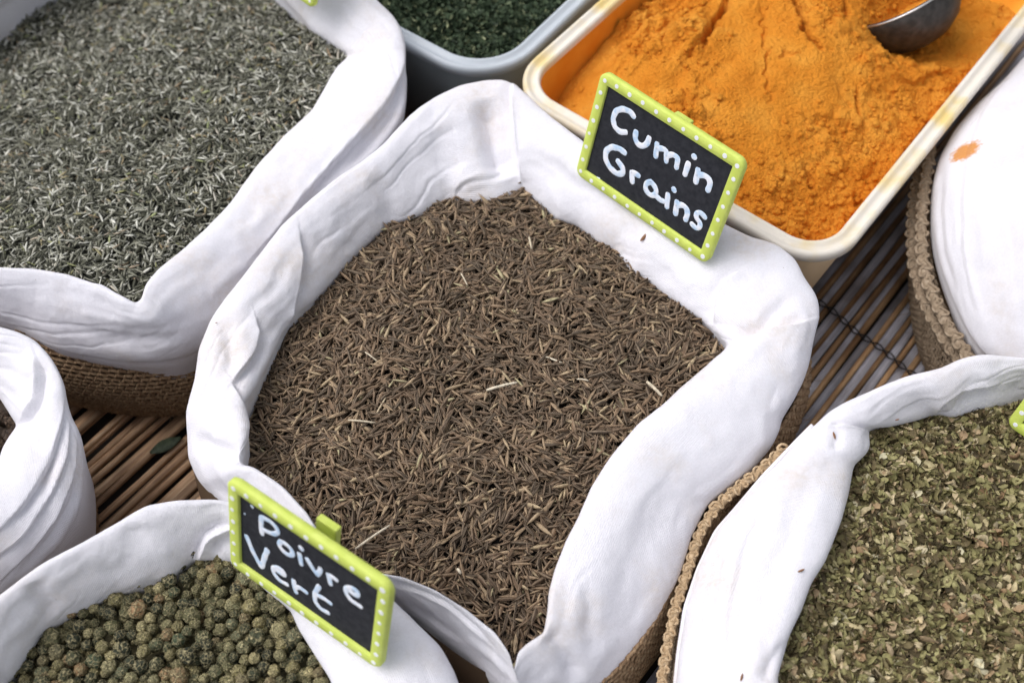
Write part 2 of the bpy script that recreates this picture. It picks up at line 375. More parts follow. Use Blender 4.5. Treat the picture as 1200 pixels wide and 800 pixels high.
SL = [with_mat(m, M['slat']) for m in sm]; RO = [with_mat(m, M['stick']) for m in rm]; RR = [with_mat(m, M['stick_red']) for m in rm]; SR = [with_mat(m, M['stick_red']) for m in sm]
org = P(1030, 380, 0)
zrot = math.atan2(D[1], D[0]); pitch_m = .0062
for k in range(-58, 22):
    c = org + N * k * pitch_m
    left = k < -18
    for j, (src, off) in enumerate((((SR if left else SL), 0), ((RR if left else RO), .0032))):
        o = link('slat' if j == 0 else 'bamboo_stick', src[(k * 7 + j) % len(src)], mat_root)
        q = c + N * (off + rng.normal() * .0003) + D * rng.normal() * .01
        o.location = (q[0], q[1], (-.0012 if j == 0 else .0004) + rng.normal() * .0002)
        o.rotation_euler = (rng.normal() * .05, 0, zrot + rng.normal() * (.012 if left else .005)); 
        if left and j == 0: o.scale = (1, 1.0, .7 + .8 * rng.random())

def tube(pts, rad, sides=6, caps=True):
    pts = np.asarray(pts, float); n = len(pts); rad = np.broadcast_to(rad, (n,))
    T = np.gradient(pts, axis=0); T /= np.linalg.norm(T, axis=1)[:, None] + 1e-12
    up = np.array([0, 0, 1.]); V = []
    ref = up if abs(T[0] @ up) < .9 else np.array([1., 0, 0])
    Nn = np.cross(T[0], ref); Nn /= np.linalg.norm(Nn)
    for i in range(n):
        Nn = Nn - T[i] * (Nn @ T[i]); Nn /= np.linalg.norm(Nn); Bn = np.cross(T[i], Nn)
        for k in range(sides):
            a = 2 * math.pi * k / sides; V.append(pts[i] + rad[i] * (Nn * math.cos(a) + Bn * math.sin(a)))
    i = np.arange(n - 1)[:, None]; k = np.arange(sides)[None]; k2 = (k + 1) % sides
    Fq = np.stack([i * sides + k, i * sides + k2, (i + 1) * sides + k2, (i + 1) * sides + k], -1).reshape(-1, 4)
    tri = []
    if caps:
        V += [pts[0], pts[-1]]
        for kk in range(sides):
            tri += [(n * sides, (kk + 1) % sides, kk), (n * sides + 1, (n - 1) * sides + kk, (n - 1) * sides + (kk + 1) % sides)]
    return np.array(V), Fq, np.array(tri, int).reshape(-1, 3)

def join(parts):
    Vs, Q, T, o = [], [], [], 0
    for v, q, t in parts:
        Vs.append(v); Q.append(np.asarray(q).reshape(-1, 4) + o); T.append(np.asarray(t, int).reshape(-1, 3) + o); o += len(v)
    return np.vstack(Vs), [np.vstack(Q), np.vstack(T)]

wl = spline([P(a, b_, .003) for a, b_ in ((930, 335), (976, 364), (1003, 389), (1033, 408), (1062, 433), (1110, 466))], 60)
for s in (0, 1):
    ph = np.linspace(0, 2 * math.pi * 6.5, 60) + s * math.pi
    w = wl + np.outer(np.sin(ph), D) * .0011 + np.outer(np.cos(ph), [0, 0, 1]) * .0009
    v, q, t = tube(w, .00035, 5); obj('binding_wire', v, [q, t], M['wire'], mat_root)
wl = spline([P(a, b_, .003) for a, b_ in ((60, 660), (93, 620), (112, 632), (150, 665))], 30)
v, q, t = tube(wl, .0003, 5); obj('binding_wire', v, [q, t], M['wire'], mat_root)
# the dark leaf lying on the sticks
lf = []
A, B = P(176, 531, .0032), P(212, 513, .0032); ax = B - A; nx = np.array([-ax[1], ax[0], 0]); nx /= np.linalg.norm(nx)
for i in range(9):
    t = i / 8; w = .0028 * math.sin(math.pi * min(max(t, .03), .97)) ** .8
    for s in (-1, 0, 1): lf.append(A + ax * t + nx * w * s + np.array([0, 0, .0006 * abs(s)]))
m, nt, b = new_mat('dark_green_dry_leaf', .6, .3); n = noise_node(nt, 500, 3, obco(nt)); r = ramp(nt, [(.3, (.035, .05, .03)), (.7, (.08, .10, .06))], n.outputs[0]); nt.links.new(r.outputs[0], b.inputs['Base Color'])
o = obj('fallen_leaf', lf, grid_faces(9, 3), m); md = o.modifiers.new('s', 'SOLIDIFY'); md.thickness = .0003
tag(o, 'dark green dry leaf lying on the reddish brown sticks of the mat', 'leaf')

# ------------------------------------------------------------------ sacks: cloth rings over woven baskets
def ring_loops(segs, n):
    tot = [np.linalg.norm(np.diff(np.array(s['O'], float), axis=0), axis=1).sum() + np.linalg.norm(np.diff(np.array(s['I'], float), axis=0), axis=1).sum() for s in segs]
    I, O, zi, zo = [], [], [], []
    for s, L in zip(segs, tot):
        k = max(12, int(n * L / sum(tot)))
        I.append(resample(s['I'], k + 1)[:-1]); O.append(resample(s['O'], k + 1)[:-1])
        a = s.get('zi'); zi.append(np.linspace(*a, k) if a else np.full(k, np.nan)); a = s.get('zo'); zo.append(np.linspace(*a, k) if a else np.full(k, np.nan))
    return np.vstack(I), np.vstack(O), np.concatenate(zi), np.concatenate(zo)

def build_ring(segs, n=900, nv=64, zc=.066, crease=(), h=.009, seed=0, wr=1.0, ssig=3.0, hem=.022, top=.086):
    I, O, zi, zo = ring_loops(segs, n); nu = len(I)
    I = smooth_closed(I, ssig); O = smooth_closed(O, ssig * 1.3)
    d = O - I; d = smooth_closed(d, 12); f = -d[:, 1] / (np.linalg.norm(d, axis=1) + 1e-9)
    s = (1 - f) / 2; s = s * s * (3 - 2 * s)
    zI = zc - .001 + (top - .002 - zc) * s; zO = top - (top - .052) * s
    zI = np.where(np.isnan(zi), zI, zi); zO = np.where(np.isnan(zo), zo * 0 + zO, zo) if True else zO
    zO = np.where(np.isnan(zo), top - (top - .052) * s, zo)
    zI = smooth_closed(zI, 14); zO = smooth_closed(zO, 14)
    th = np.linspace(0, math.pi, nv); t = (1 - np.cos(th)) / 2
    px = I[:, None, 0] + (O - I)[:, None, 0] * t; py = I[:, None, 1] + (O - I)[:, None, 1] * t
    side = .5 + .5 * (1 - np.abs(f)) ; side = smooth_closed(side, 10)
    z = zI[:, None] + (zO - zI)[:, None] * t + (h * side)[:, None] * np.sin(th) ** .9
    # rounded tube: make the surface turn over more steeply at both rims
    X = P(px, py, z)
    # hidden turn-downs: inside the sack and under the hem
    C = X[:, 0].mean(0)
    Xi = X[:, 0]; Xo = X[:, -1]
    out = Xo - Xi; out[:, 2] = 0; out /= np.linalg.norm(out, axis=1)[:, None] + 1e-9; out = np.stack([smooth_closed(out[:, k], 15) for k in range(3)], -1)
    inn = [Xi + out * a - np.array([0, 0, b]) for a, b in ((.004, .034), (.003, .022), (.0015, .010), (.0004, .0035))]
    ou = [Xo - out * a - np.array([0, 0, b]) for a, b in ((.0002, .002), (.0012, .0065), (.004, hem * .6), (.0065, hem))]
    G = np.concatenate([np.stack(inn, 1), X, np.stack(ou, 1)], 1)
    nvt = G.shape[1]; k0 = len(inn)
    # normals of the grid
    du = np.roll(G, -1, 0) - np.roll(G, 1, 0); dvv = np.gradient(G, axis=1); nr = np.cross(du, dvv); nr /= np.linalg.norm(nr, axis=2)[..., None] + 1e-12
    mid = nr[:, k0 + nv // 2]; 
    if mid[:, 2].mean() < 0: nr = -nr; flip = True
    else: flip = False
    gx, gy = proj(G)
    L = np.r_[0, np.cumsum(np.linalg.norm(np.diff(Xo, axis=0), axis=1))]; per = L[-1]
    uu = np.broadcast_to((np.arange(nu) / nu)[:, None], (nu, nvt)); cu = np.cos(uu * 2 * math.pi) * per / 6.28; su = np.sin(uu * 2 * math.pi) * per / 6.28
    across = np.r_[0, np.cumsum(np.linalg.norm(np.diff(G, axis=1), axis=2).mean(0))]
    ac = np.broadcast_to(across, (nu, nvt))
    lowf = fbm(G * 42 + seed, 3, seed)
    lng = vnoise(np.stack([cu * 38, su * 38, ac * 190 + lowf * .9], -1) + seed * 3.1, seed + 3)          # folds that run along the roll
    crs = vnoise(np.stack([cu * 130, su * 130, ac * 32], -1) + seed, seed + 4)                         # small puckers across it
    fine = fbm(G * 260, 3, seed + 6)
    rn_ = vnoise(np.stack([cu * 16, su * 16, ac * 150 + (cu - su) * 45 + .5 * lowf], -1) + seed * 5.7, seed + 8); pm = sstep(.0, .5, vnoise(G * 30 + seed * 2, seed + 9))
    rcr = np.clip(1 - np.abs(rn_) * 3.2, 0, 1) ** 1.6 * pm
    inner = np.zeros(nvt); inner[k0:k0 + nv] = np.sin(th) ** .5; inner[k0 + nv - 6:] = np.maximum(inner[k0 + nv - 6:], .35)
    disp = wr * (.00075 * lowf + .00050 * lng + .00030 * crs * (crs > 0) + .00014 * fine - .00062 * rcr) * inner
    disp = disp + creases(gx, gy, crease) * np.clip(inner * 1.3, 0, 1)
    G = G + nr * disp[..., None]
    uv = np.stack([uu * per, ac], -1).reshape(-1, 2)
    Fc = grid_faces(nu, nvt, True)
    if not flip: pass
    else: Fc = Fc[:, ::-1]
    return G.reshape(-1, 3), Fc, uv, Xi, Xo, zc, I, O

def footprint(Xo, shrink, harm=5):
    xy = resample(Xo[:, :2], 256, True); c = xy.mean(0); f = np.fft.fft(xy[:, 0] - c[0] + 1j * (xy[:, 1] - c[1]))
    k = np.fft.fftfreq(256, 1 / 256); f[np.abs(k) > harm] = 0; g = np.fft.ifft(f); g = np.stack([g.real, g.imag], -1)
    r = np.linalg.norm(g, axis=1)[:, None]; g = g * (r - shrink) / r
    return c, g

def basket(parent, Xo, shrink, mat, ztop=.062, wcell=.0035, rowh=.0024, bulge=.004, taper=.006, shift=(0, 0), seed=0, vis=None):
    c, g = footprint(Xo, shrink); c = c + np.array(shift)
    g = resample(g, 400, True); per = np.linalg.norm(np.diff(np.vstack([g, g[:1]]), axis=0), axis=1).sum()
    def pt(u, z):
        i = (u % 1) * 400; i0 = np.floor(i).astype(int) % 400; i1 = (i0 + 1) % 400; fr = (i - np.floor(i))[..., None]
        q = g[i0] * (1 - fr) + g[i1] * fr; t = z / ztop
        rr = np.linalg.norm(q, axis=-1, keepdims=True); off = (bulge * 4 * t * (1 - t) - taper * (1 - t) ** 2)[..., None]
        q = q * (rr + off) / rr + c
        return np.concatenate([q, z[..., None]], -1)
    U, Z = np.meshgrid(np.linspace(0, 1, 160, endpoint=False), np.linspace(.001, ztop, 10), indexing='ij')
    sh = pt(U, Z); cc = np.array([c[0], c[1], 0]); inw = cc - sh; inw[..., 2] = 0; inw /= np.linalg.norm(inw, axis=-1, keepdims=True); sh = sh + inw * .0008
    obj('basket_wall', sh.reshape(-1, 3), grid_faces(160, 10, True), M['jute_shell'], parent)
    nrow = int(ztop / rowh); ncol = int(per / wcell); r = np.random.default_rng(seed)
    rows, cols = np.meshgrid(np.arange(nrow), np.arange(ncol), indexing='ij'); rows = rows.ravel(); cols = cols.ravel()
    u0 = (cols + .5 * (rows % 2) + r.normal(size=rows.size) * .06) / ncol; z0 = (rows + .5) * rowh + .0015 + r.normal(size=rows.size) * .00012
    Pm = pt(u0, z0); Pn = pt(u0 + .5 / ncol, z0)
    if vis is not None:
        qx, qy = proj(Pm); keep = np.zeros(len(qx), bool)
        for (x0, x1, y0, y1) in vis: keep |= (qx > x0) & (qx < x1) & (qy > y0) & (qy < y1)
        Pm, Pn, u0, z0 = Pm[keep], Pn[keep], u0[keep], z0[keep]; rows = rows[keep]
    T = Pn - Pm; T /= np.linalg.norm(T, axis=1)[:, None]; out = Pm - cc; out[:, 2] = 0; out /= np.linalg.norm(out, axis=1)[:, None]; up = np.array([0, 0, 1.])
    # every stitch: a long slanted strand and a short strand hooked over it
    parts_V = []; parts_F = []; o = 0; n = len(Pm)
    for (sl, L, rad, oo, tw) in ((.24, .60, .00088, .0002, 0), (-1.05, .36, .00068, .0007, .5)):
        sg = 1 + .15 * r.normal(size=n); ca, sa = math.cos(sl), math.sin(sl)
        A = T * ca + up * sa; Bv = np.cross(A, out)
        for q, (tt, rr, bo) in enumerate(((-1, .25, -.5), (-.5, .95, .3), (.5, 1.0, .3), (1, .25, -.5))):
            ctr = Pm + T * (tw * wcell) + A * (tt * L * wcell * sg[:, None]) + out * (rad * bo + oo)
            for k in range(5):
                a = 2 * math.pi * k / 5; parts_V.append(ctr + rad * rr * (Bv * math.cos(a) + out * math.sin(a)))
        base = np.arange(n)
        for q in range(3):
            for k in range(5):
                k2 = (k + 1) % 5; idx = [o + q * 5 + k, o + q * 5 + k2, o + (q + 1) * 5 + k2, o + (q + 1) * 5 + k]
                parts_F.append(np.stack([i * n + base for i in idx], -1))
        o += 20
    Vv = np.concatenate(parts_V); Ff = np.concatenate(parts_F)
    ob = obj('woven_stitches', Vv, Ff, mat, parent); ob['kind'] = 'stuff'
    hairs = []
    for i in r.choice(len(Pm), min(170, len(Pm)), replace=False):
        d0 = out[i] * .8 + T[i] * r.normal() * .9 + up * (r.normal() * .7 + .2); d0 /= np.linalg.norm(d0); L_ = .002 + .004 * r.random(); bd = r.normal(size=3) * .5
        hp = np.stack([Pm[i] + d0 * L_ * t_ + bd * L_ * t_ * t_ for t_ in (0, .33, .66, 1.)]); hairs.append(tube(hp, [.00013, .00011, .00009, .00004], 3, caps=False))
    hv, hf = join(hairs); ho = obj('loose_fibres', hv, [hf[0]], mat, parent); ho['kind'] = 'stuff'
    return pt, c

def content_poly(I, zc, grow=.007):
    X = P(I[:, 0], I[:, 1], zc)[:, :2]; X = resample(X, 200, True); c = X.mean(0); r = np.linalg.norm(X - c, axis=1)[:, None]
    return X, c, c + (X - c) * (r + grow) / r

RINGS = {}
def inside(pts, poly):
    x, y = pts[:, 0], pts[:, 1]; res = np.zeros(len(pts), bool); n = len(poly)
    for i in range(n):
        x0, y0 = poly[i]; x1, y1 = poly[(i + 1) % n]
        if y0 == y1: continue
        m = (y0 > y) != (y1 > y); xx = x0 + (y - y0) * (x1 - x0) / (y1 - y0); res ^= m & (x < xx)
    return res

def scatter(poly, n, margin=90, zc=.066, ring=None):
    lo, hi = poly.min(0), poly.max(0); out = []; tot = 0
    while tot < n:
        p = lo + rng.random((n * 2, 2)) * (hi - lo); p = p[inside(p, poly)]
        if ring is not None: p = p[inside(p, RINGS[ring])]
        qx, qy = proj(np.c_[p, np.full(len(p), zc)]); p = p[(qx > -margin) & (qx < 1200 + margin) & (qy > -margin) & (qy < 800 + margin)]
        out.append(p); tot += len(p)
    return np.vstack(out)[:n]

def rotmats(yaw, tilt, roll):
    cy, sy, ct, st, cr, sr = np.cos(yaw), np.sin(yaw), np.cos(tilt), np.sin(tilt), np.cos(roll), np.sin(roll); o = np.zeros_like(yaw); e = o + 1
    Rz = np.array([[cy, -sy, o], [sy, cy, o], [o, o, e]]); Ry = np.array([[ct, o, st], [o, e, o], [-st, o, ct]]); Rx = np.array([[e, o, o], [o, cr, -sr], [o, sr, cr]])
    return np.einsum('ijn,jkn,kln->nil', Rz, Ry, Rx)

def instance_bits(templates, pos, R, scale, rnd):
    Vs, Fs, rn, rd, o = [], [], [], [], 0; which = rng.integers(0, len(templates), len(pos))
    for ti, (tv, tf, tr) in enumerate(templates):
        ix = np.where(which == ti)[0]
        if not len(ix): continue
        v = np.einsum('nij,nmj->nmi', R[ix], tv[None] * scale[ix][:, None, :]) + pos[ix][:, None]
        m = len(tv); Vs.append(v.reshape(-1, 3)); Fs.append((tf[None] + (np.arange(len(ix)) * m)[:, None, None] + o).reshape(-1, 4)); o += m * len(ix)
        rn.append(np.repeat(rnd[ix], m)); rd.append(np.tile(tr, len(ix)))
    return np.vstack(Vs), np.vstack(Fs), np.concatenate(rn), np.concatenate(rd)

def grain_template(bend, sides=6, rings=5, power=.75, flat=1., ridged=True):
    xs = np.linspace(-.5, .5, rings); V, R_ = [], []
    for x in xs:
        w = max(.10, (1 - (2 * abs(x)) ** 2.2)) ** power
        for k in range(sides):
            a = 2 * math.pi * k / sides; rr = w * (1.0 if (k % 2 or not ridged) else .80) * .5
            V.append((x, rr * math.cos(a) + bend * (x * x * 4 - .5), rr * math.sin(a) * flat)); R_.append(.34 if (k % 2 and ridged) else 0)
    i = np.arange(rings - 1)[:, None]; k = np.arange(sides)[None]; k2 = (k + 1) % sides
    Fq = np.stack([i * sides + k, i * sides + k2, (i + 1) * sides + k2, (i + 1) * sides + k], -1).reshape(-1, 4)
    return np.array(V), Fq, np.array(R_)

def flake_template(seed, n=3):
    r = np.random.default_rng(seed); xs = np.linspace(-.5, .5, 4); ys = np.linspace(-.5, .5, 3); V = []
    cu = r.normal() * .5; cv = r.normal() * .5
    for x in xs:
        w = (1 - (2 * abs(x)) ** 2.5 * .75) * (1 + r.normal() * .12)
        for y in ys: V.append((x + r.normal() * .05, y * w + r.normal() * .04, cu * x * x * 1.3 + cv * y * y * 2 + r.normal() * .04))
    return np.array(V), grid_faces(4, 3), np.zeros(12)

def heap_base(name, poly, zf, mat, parent=None, n=70, ring=None):
    lo, hi = poly.min(0), poly.max(0); g = np.stack(np.meshgrid(np.linspace(lo[0], hi[0], n), np.linspace(lo[1], hi[1], n), indexing='ij'), -1).reshape(-1, 2)
    ins = inside(g, poly)
    if ring is not None: ins &= inside(g, RINGS[ring])
    z = zf(g); Fq = grid_faces(n, n); Fq = Fq[ins[Fq].all(1)][:, [0, 1, 2, 3]]
    return np.c_[g, z], Fq

def heap(name, poly, zf, tpl, n, size, mat, label, cat, zjit, tilt, rnd_pow=1., wvar=.15, seed_margin=70, zc=.066, sink=.0012, rnd_fn=None, ring=None, flow=0., long=0.):
    p = scatter(poly, n, seed_margin, zc, ring); k = len(p)
    z = zf(p) + rng.random(k) ** 1.0 * zjit - zjit * .3
    yaw = rng.random(k) * 6.283
    if flow:
        fl = vnoise(np.c_[p * 70, p[:, 0] * 0 + 3], 77) * 3.6; m_ = rng.random(k) < flow; yaw = np.where(m_, fl + rng.normal(size=k) * .55, yaw)
    R = rotmats(yaw, rng.normal(size=k) * tilt, rng.random(k) * 6.283 if tpl[0][2].any() else rng.normal(size=k) * tilt * 1.6)
    sc = np.array(size)[None] * (1 + rng.normal(size=(k, 1)) * wvar) * (1 + rng.normal(size=(k, 3)) * wvar * .8); sc = np.clip(sc, np.array(size) * .45, np.array(size) * 1.7)
    if long: sc[rng.random(k) < long] *= np.array([2.0, .6, .6])
    rnd = rng.random(k) ** rnd_pow * .88 + .12
    if rnd_fn is not None: rnd = rnd_fn(p, rnd)
    v, f, rn, rd = instance_bits(tpl, np.c_[p, z], R, sc, rnd)
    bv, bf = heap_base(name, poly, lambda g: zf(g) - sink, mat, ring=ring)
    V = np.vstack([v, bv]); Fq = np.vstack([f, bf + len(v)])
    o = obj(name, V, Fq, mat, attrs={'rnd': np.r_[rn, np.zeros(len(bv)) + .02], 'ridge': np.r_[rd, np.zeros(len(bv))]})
    return tag(o, label, cat, kind='stuff')

def sack(name, segs, label, crease=(), basket_args=None, cloth=M['cloth'], **k):
    V, Fc, uv, Xi, Xo, zc, I, O = build_ring(segs, crease=crease, **k)
    c = Xo.mean(0); root = empty(name, (c[0], c[1], 0)); tag(root, label, 'spice sack', 'cloth lined baskets of spices packed side by side')
    RINGS[name] = resample((Xi * .74 + Xo * .26)[:, :2], 260, True)
    obj('cotton_lining', V, Fc, cloth, root, uv=uv)
    b = None
    if basket_args is not None: b = basket(root, Xo, parent_seed(name), **{}) if False else basket(root, Xo, **basket_args)
    return root, I, Xo, b
def parent_seed(n): return 0

# --- cumin
cumin_segs = [
 dict(I=[(613,222),(633,240),(653,257),(677,265),(700,284),(720,294),(728,307),(740,320),(760,330),(777,344),(800,360),(820,374),(837,390),(853,405)],
      O=[(600,97),(613,110),(633,127),(653,143),(700,178),(760,215),(830,252),(880,278),(910,286),(933,304),(943,327),(958,347),(961,367)]),
 dict(I=[(853,405),(847,412),(800,452),(777,474),(747,497),(720,530),(710,544),(693,571),(680,601),(663,634),(650,667),(643,694),(641,721),(637,741)],
      O=[(961,367),(957,384),(952,407),(947,434),(933,464),(916,492),(914,505),(905,522),(879,552),(830,590),(811,627),(796,676),(770,725),(740,766),(717,797)]),
 dict(I=[(637,741),(617,754),(607,764),(602,787)], O=[(717,797),(690,820),(660,835),(620,840)]),
 dict(I=[(602,787),(597,765),(580,741),(547,714),(510,691),(473,676),(447,672),(420,662),(390,640),(370,617)],
      O=[(620,840),(590,825),(570,800),(545,778),(515,755),(490,735),(455,712),(420,700),(380,690),(340,670)]),
 dict(I=[(370,617),(360,601),(333,571),(300,549),(283,544),(286,530),(290,515)],
      O=[(340,670),(310,645),(285,620),(262,598),(245,577),(233,564),(223,544),(220,534)]),
 dict(I=[(290,515),(290,500),(286,478),(300,454),(320,414),(337,380),(367,354),(400,319),(430,288),(457,265),(497,252),(530,237)],
      O=[(220,534),(218,500),(217,480),(227,447),(233,410),(247,374),(267,347),(293,314),(328,267),(365,233),(400,205),(420,193),(450,170),(467,150),(487,130),(513,112)]),
 dict(I=[(530,237),(560,238),(587,237),(600,230),(613,222)], O=[(513,112),(530,104),(543,99),(570,94),(590,94),(600,97)])]
cumin_cr = [
 ('s', [(600,92),(601,130),(602,160),(606,192),(612,218)], .0050, 26, -1),
 ('v', [(568,112),(574,140),(582,175),(594,212)], .0075, 15),
 ('s', [(532,238),(535,221),(548,212),(575,207),(600,196)], .0012, 9, -1),
 ('s', [(531,226),(540,214),(560,206),(585,200)], .0008, 7, -1),
 ('v', [(500,165),(520,190),(540,205)], .0012, 14),
 ('s', [(351,272),(354,300),(350,334),(341,368),(330,392)], .0042, 22, 1),
 ('s', [(299,372),(303,392),(299,412),(286,432),(271,450)], .0038, 20, 1),
 ('v', [(256,374),(268,392),(272,420),(268,444)], .0022, 10),
 ('s', [(271,446),(281,466),(289,492),(291,520)], .0030, 18, 1),
 ('v', [(296,536),(272,531),(246,522),(226,512)], .0030, 10),
 ('v', [(232,455),(248,480),(270,500)], .0012, 14),
 ('s', [(853,405),(875,394),(905,385),(930,381),(950,374)], .0036, 26, 1),
 ('s', [(868,316),(850,330),(840,350),(836,382)], .0026, 24, -1),
 ('v', [(858,392),(872,391),(890,384),(906,366),(930,348)], .0018, 8),
 ('v', [(637,741),(655,752),(668,775),(676,800)], .0026, 12),
 ('v', [(780,470),(800,520),(790,580),(750,640),(735,700)], .0010, 26),
 ('v', [(683,681),(692,711),(690,750)], .0010, 9),
 ('r', [(760,560),(720,620),(700,680),(695,740)], .0009, 20),
 ('v', [(610,175),(650,205),(700,235),(740,262)], .0008, 12),
 ('s', [(448,682),(480,690),(520,708),(555,735),(585,765)], .0016, 9, 1),
 ('v', [(430,205),(455,225),(460,262)], .0012, 12),
 ('v', [(400,240),(415,262),(410,300)], .0010, 14),
]
cumin_root, cI, cXo, _ = sack('cumin_sack', cumin_segs, 'large white cloth lined basket of brown cumin seeds in the middle', cumin_cr,
    dict(shrink=.001, mat=M['jute'], bulge=.006, seed=1, vis=[(880,1010,380,600),(700,900,540,860)]), n=1500, nv=84, seed=1)

# --- thyme
thyme_segs = [
 dict(I=[(410,65),(395,78),(367,128),(333,160),(300,197),(267,243),(240,270),(213,294),(187,314),(170,334),(166,352)],
      O=[(476,60),(479,90),(477,123),(470,143),(440,185),(410,225),(380,265),(350,300),(310,350),(270,390),(233,412)], zo=(.083,.050), zi=(.074,.082)),
 dict(I=[(166,352),(158,356),(147,352),(117,334),(80,322),(40,315),(0,314)], O=[(233,412),(213,420),(180,425),(150,424),(117,420),(67,410),(50,402),(27,390),(0,382)]),
 dict(I=[(0,314),(-60,310),(-150,280),(-230,200),(-200,100),(-100,60),(-40,28),(0,8),(24,-14)], O=[(0,382),(-60,370),(-180,340),(-330,250),(-330,60),(-180,-60),(-60,-110),(0,-140),(60,-160)], zi=(.082,.045), zo=(.055,.085)),
 dict(I=[(24,-14),(100,-60),(200,-70),(300,-30),(333,0),(350,17),(367,37),(400,60),(410,65)], O=[(60,-160),(150,-200),(280,-190),(380,-110),(425,-30),(440,0),(460,17),(472,37),(476,60)], zi=(.045,.066), zo=(.085,.083))]
thyme_cr = [
 ('s', [(408,66),(420,48),(436,32),(448,24)], .0032, 22, 1),
 ('s', [(474,50),(471,88),(455,122),(425,157),(395,188),(358,228),(330,262)], .0048, 34, 1, 'flat'),
 ('v', [(478,100),(462,135),(430,170),(400,205)], .0014, 5),
 ('v', [(470,128),(450,155),(415,192)], .0010, 4),
 ('s', [(100,330),(130,338),(150,352),(162,357)], .0022, 16, 1),
 ('v', [(230,385),(200,398),(160,400),(110,395)], .0010, 8),
 ('v', [(225,370),(190,385),(140,386)], .0008, 7),
 ('r', [(60,350),(110,362),(160,372),(210,360)], .0010, 14),
]
thyme_root, tI, tXo, _ = sack('thyme_sack', thyme_segs, 'white cloth lined basket of grey green dried thyme in the upper left', thyme_cr,
    dict(shrink=.006, mat=M['jute'], bulge=.007, taper=-.002, ztop=.055, seed=2, vis=[(20,300,380,560)]), n=1100, nv=72, seed=2)

# --- dark berries at the left edge
left_segs = [
 dict(I=[(-150,420),(-80,410),(-30,440),(0,467),(17,494),(20,498)], O=[(-190,340),(-100,355),(-40,368),(0,384),(20,389),(43,400),(63,424),(73,444),(77,467)]),
 dict(I=[(20,498),(10,512),(3,524),(-5,550),(-30,600),(-90,640),(-160,640)], O=[(77,467),(83,487),(93,507),(97,530),(98,554),(97,584),(90,607),(73,637),(37,671),(0,697),(-60,735),(-150,760)]),
 dict(I=[(-160,640),(-240,600),(-260,530),(-220,450),(-150,420)], O=[(-150,760),(-300,730),(-370,560),(-320,400),(-190,340)])]
left_cr = [
 ('s', [(20,498),(34,486),(43,470),(47,440),(40,415)], .0040, 24, -1),
 ('s', [(76,462),(72,500),(58,545),(30,590),(-10,630)], .0026, 16, 1),
 ('s', [(82,490),(78,535),(60,580),(30,625),(-15,665)], .0022, 9, 1),
 ('s', [(90,505),(87,555),(68,605),(38,645),(-10,690)], .0020, 8, 1),
 ('v', [(95,540),(88,585),(62,630),(22,672)], .0016, 5),
 ('v', [(70,520),(50,570),(20,610)], .0012, 6),
]
left_root, lI, lXo, _ = sack('berry_sack', left_segs, 'white cloth lined basket cut by the left edge with a few dark dried berries showing', left_cr,
    dict(shrink=.012, mat=M['jute'], bulge=.002, seed=3, vis=[(20,130,560,720)]), n=800, nv=72, seed=3, hem=.034)

# --- green pepper
pep_segs = [
 dict(I=[(10,800),(20,791),(47,747),(67,734),(100,717),(133,701),(167,691),(200,681),(217,667),(230,657)], O=[(-40,730),(0,697),(33,671),(60,654),(93,637),(127,617),(173,591),(207,586)]),
 dict(I=[(230,657),(253,656),(268,661),(290,672),(310,690),(340,714)], O=[(207,586),(247,584),(268,586),(330,610),(400,645),(458,700)], zo=(.087,.080)),
 dict(I=[(340,714),(350,737),(367,764),(388,797),(400,850),(390,920)], O=[(458,700),(490,731),(517,757),(533,787),(550,840),(540,930)], zo=(.080,.066)),
 dict(I=[(390,920),(330,1000),(200,1030),(80,1000),(0,920),(-5,850),(10,800)], O=[(540,930),(460,1060),(250,1120),(30,1090),(-100,960),(-100,830),(-40,730)])]
pep_cr = [
 ('s', [(272,620),(254,622),(240,632),(228,658)], .0048, 26, -1),
 ('v', [(275,632),(256,634),(246,645)], .0030, 10),
 ('v', [(38,680),(45,695),(66,722)], .0018, 12),
 ('v', [(160,610),(155,640),(140,665)], .0010, 18),
 ('r', [(120,640),(170,650),(215,640)], .0008, 16),
 ('v', [(70,660),(110,672),(150,668)], .0006, 12),
]
pep_root, pI, pXo, _ = sack('pepper_sack', pep_segs, 'white cloth lined basket of green peppercorns in the lower left corner', pep_cr,
    dict(shrink=.004, mat=M['jute'], seed=4, vis=[(500,620,740,860)]), n=900, nv=72, seed=4, zc=.066, top=.088)

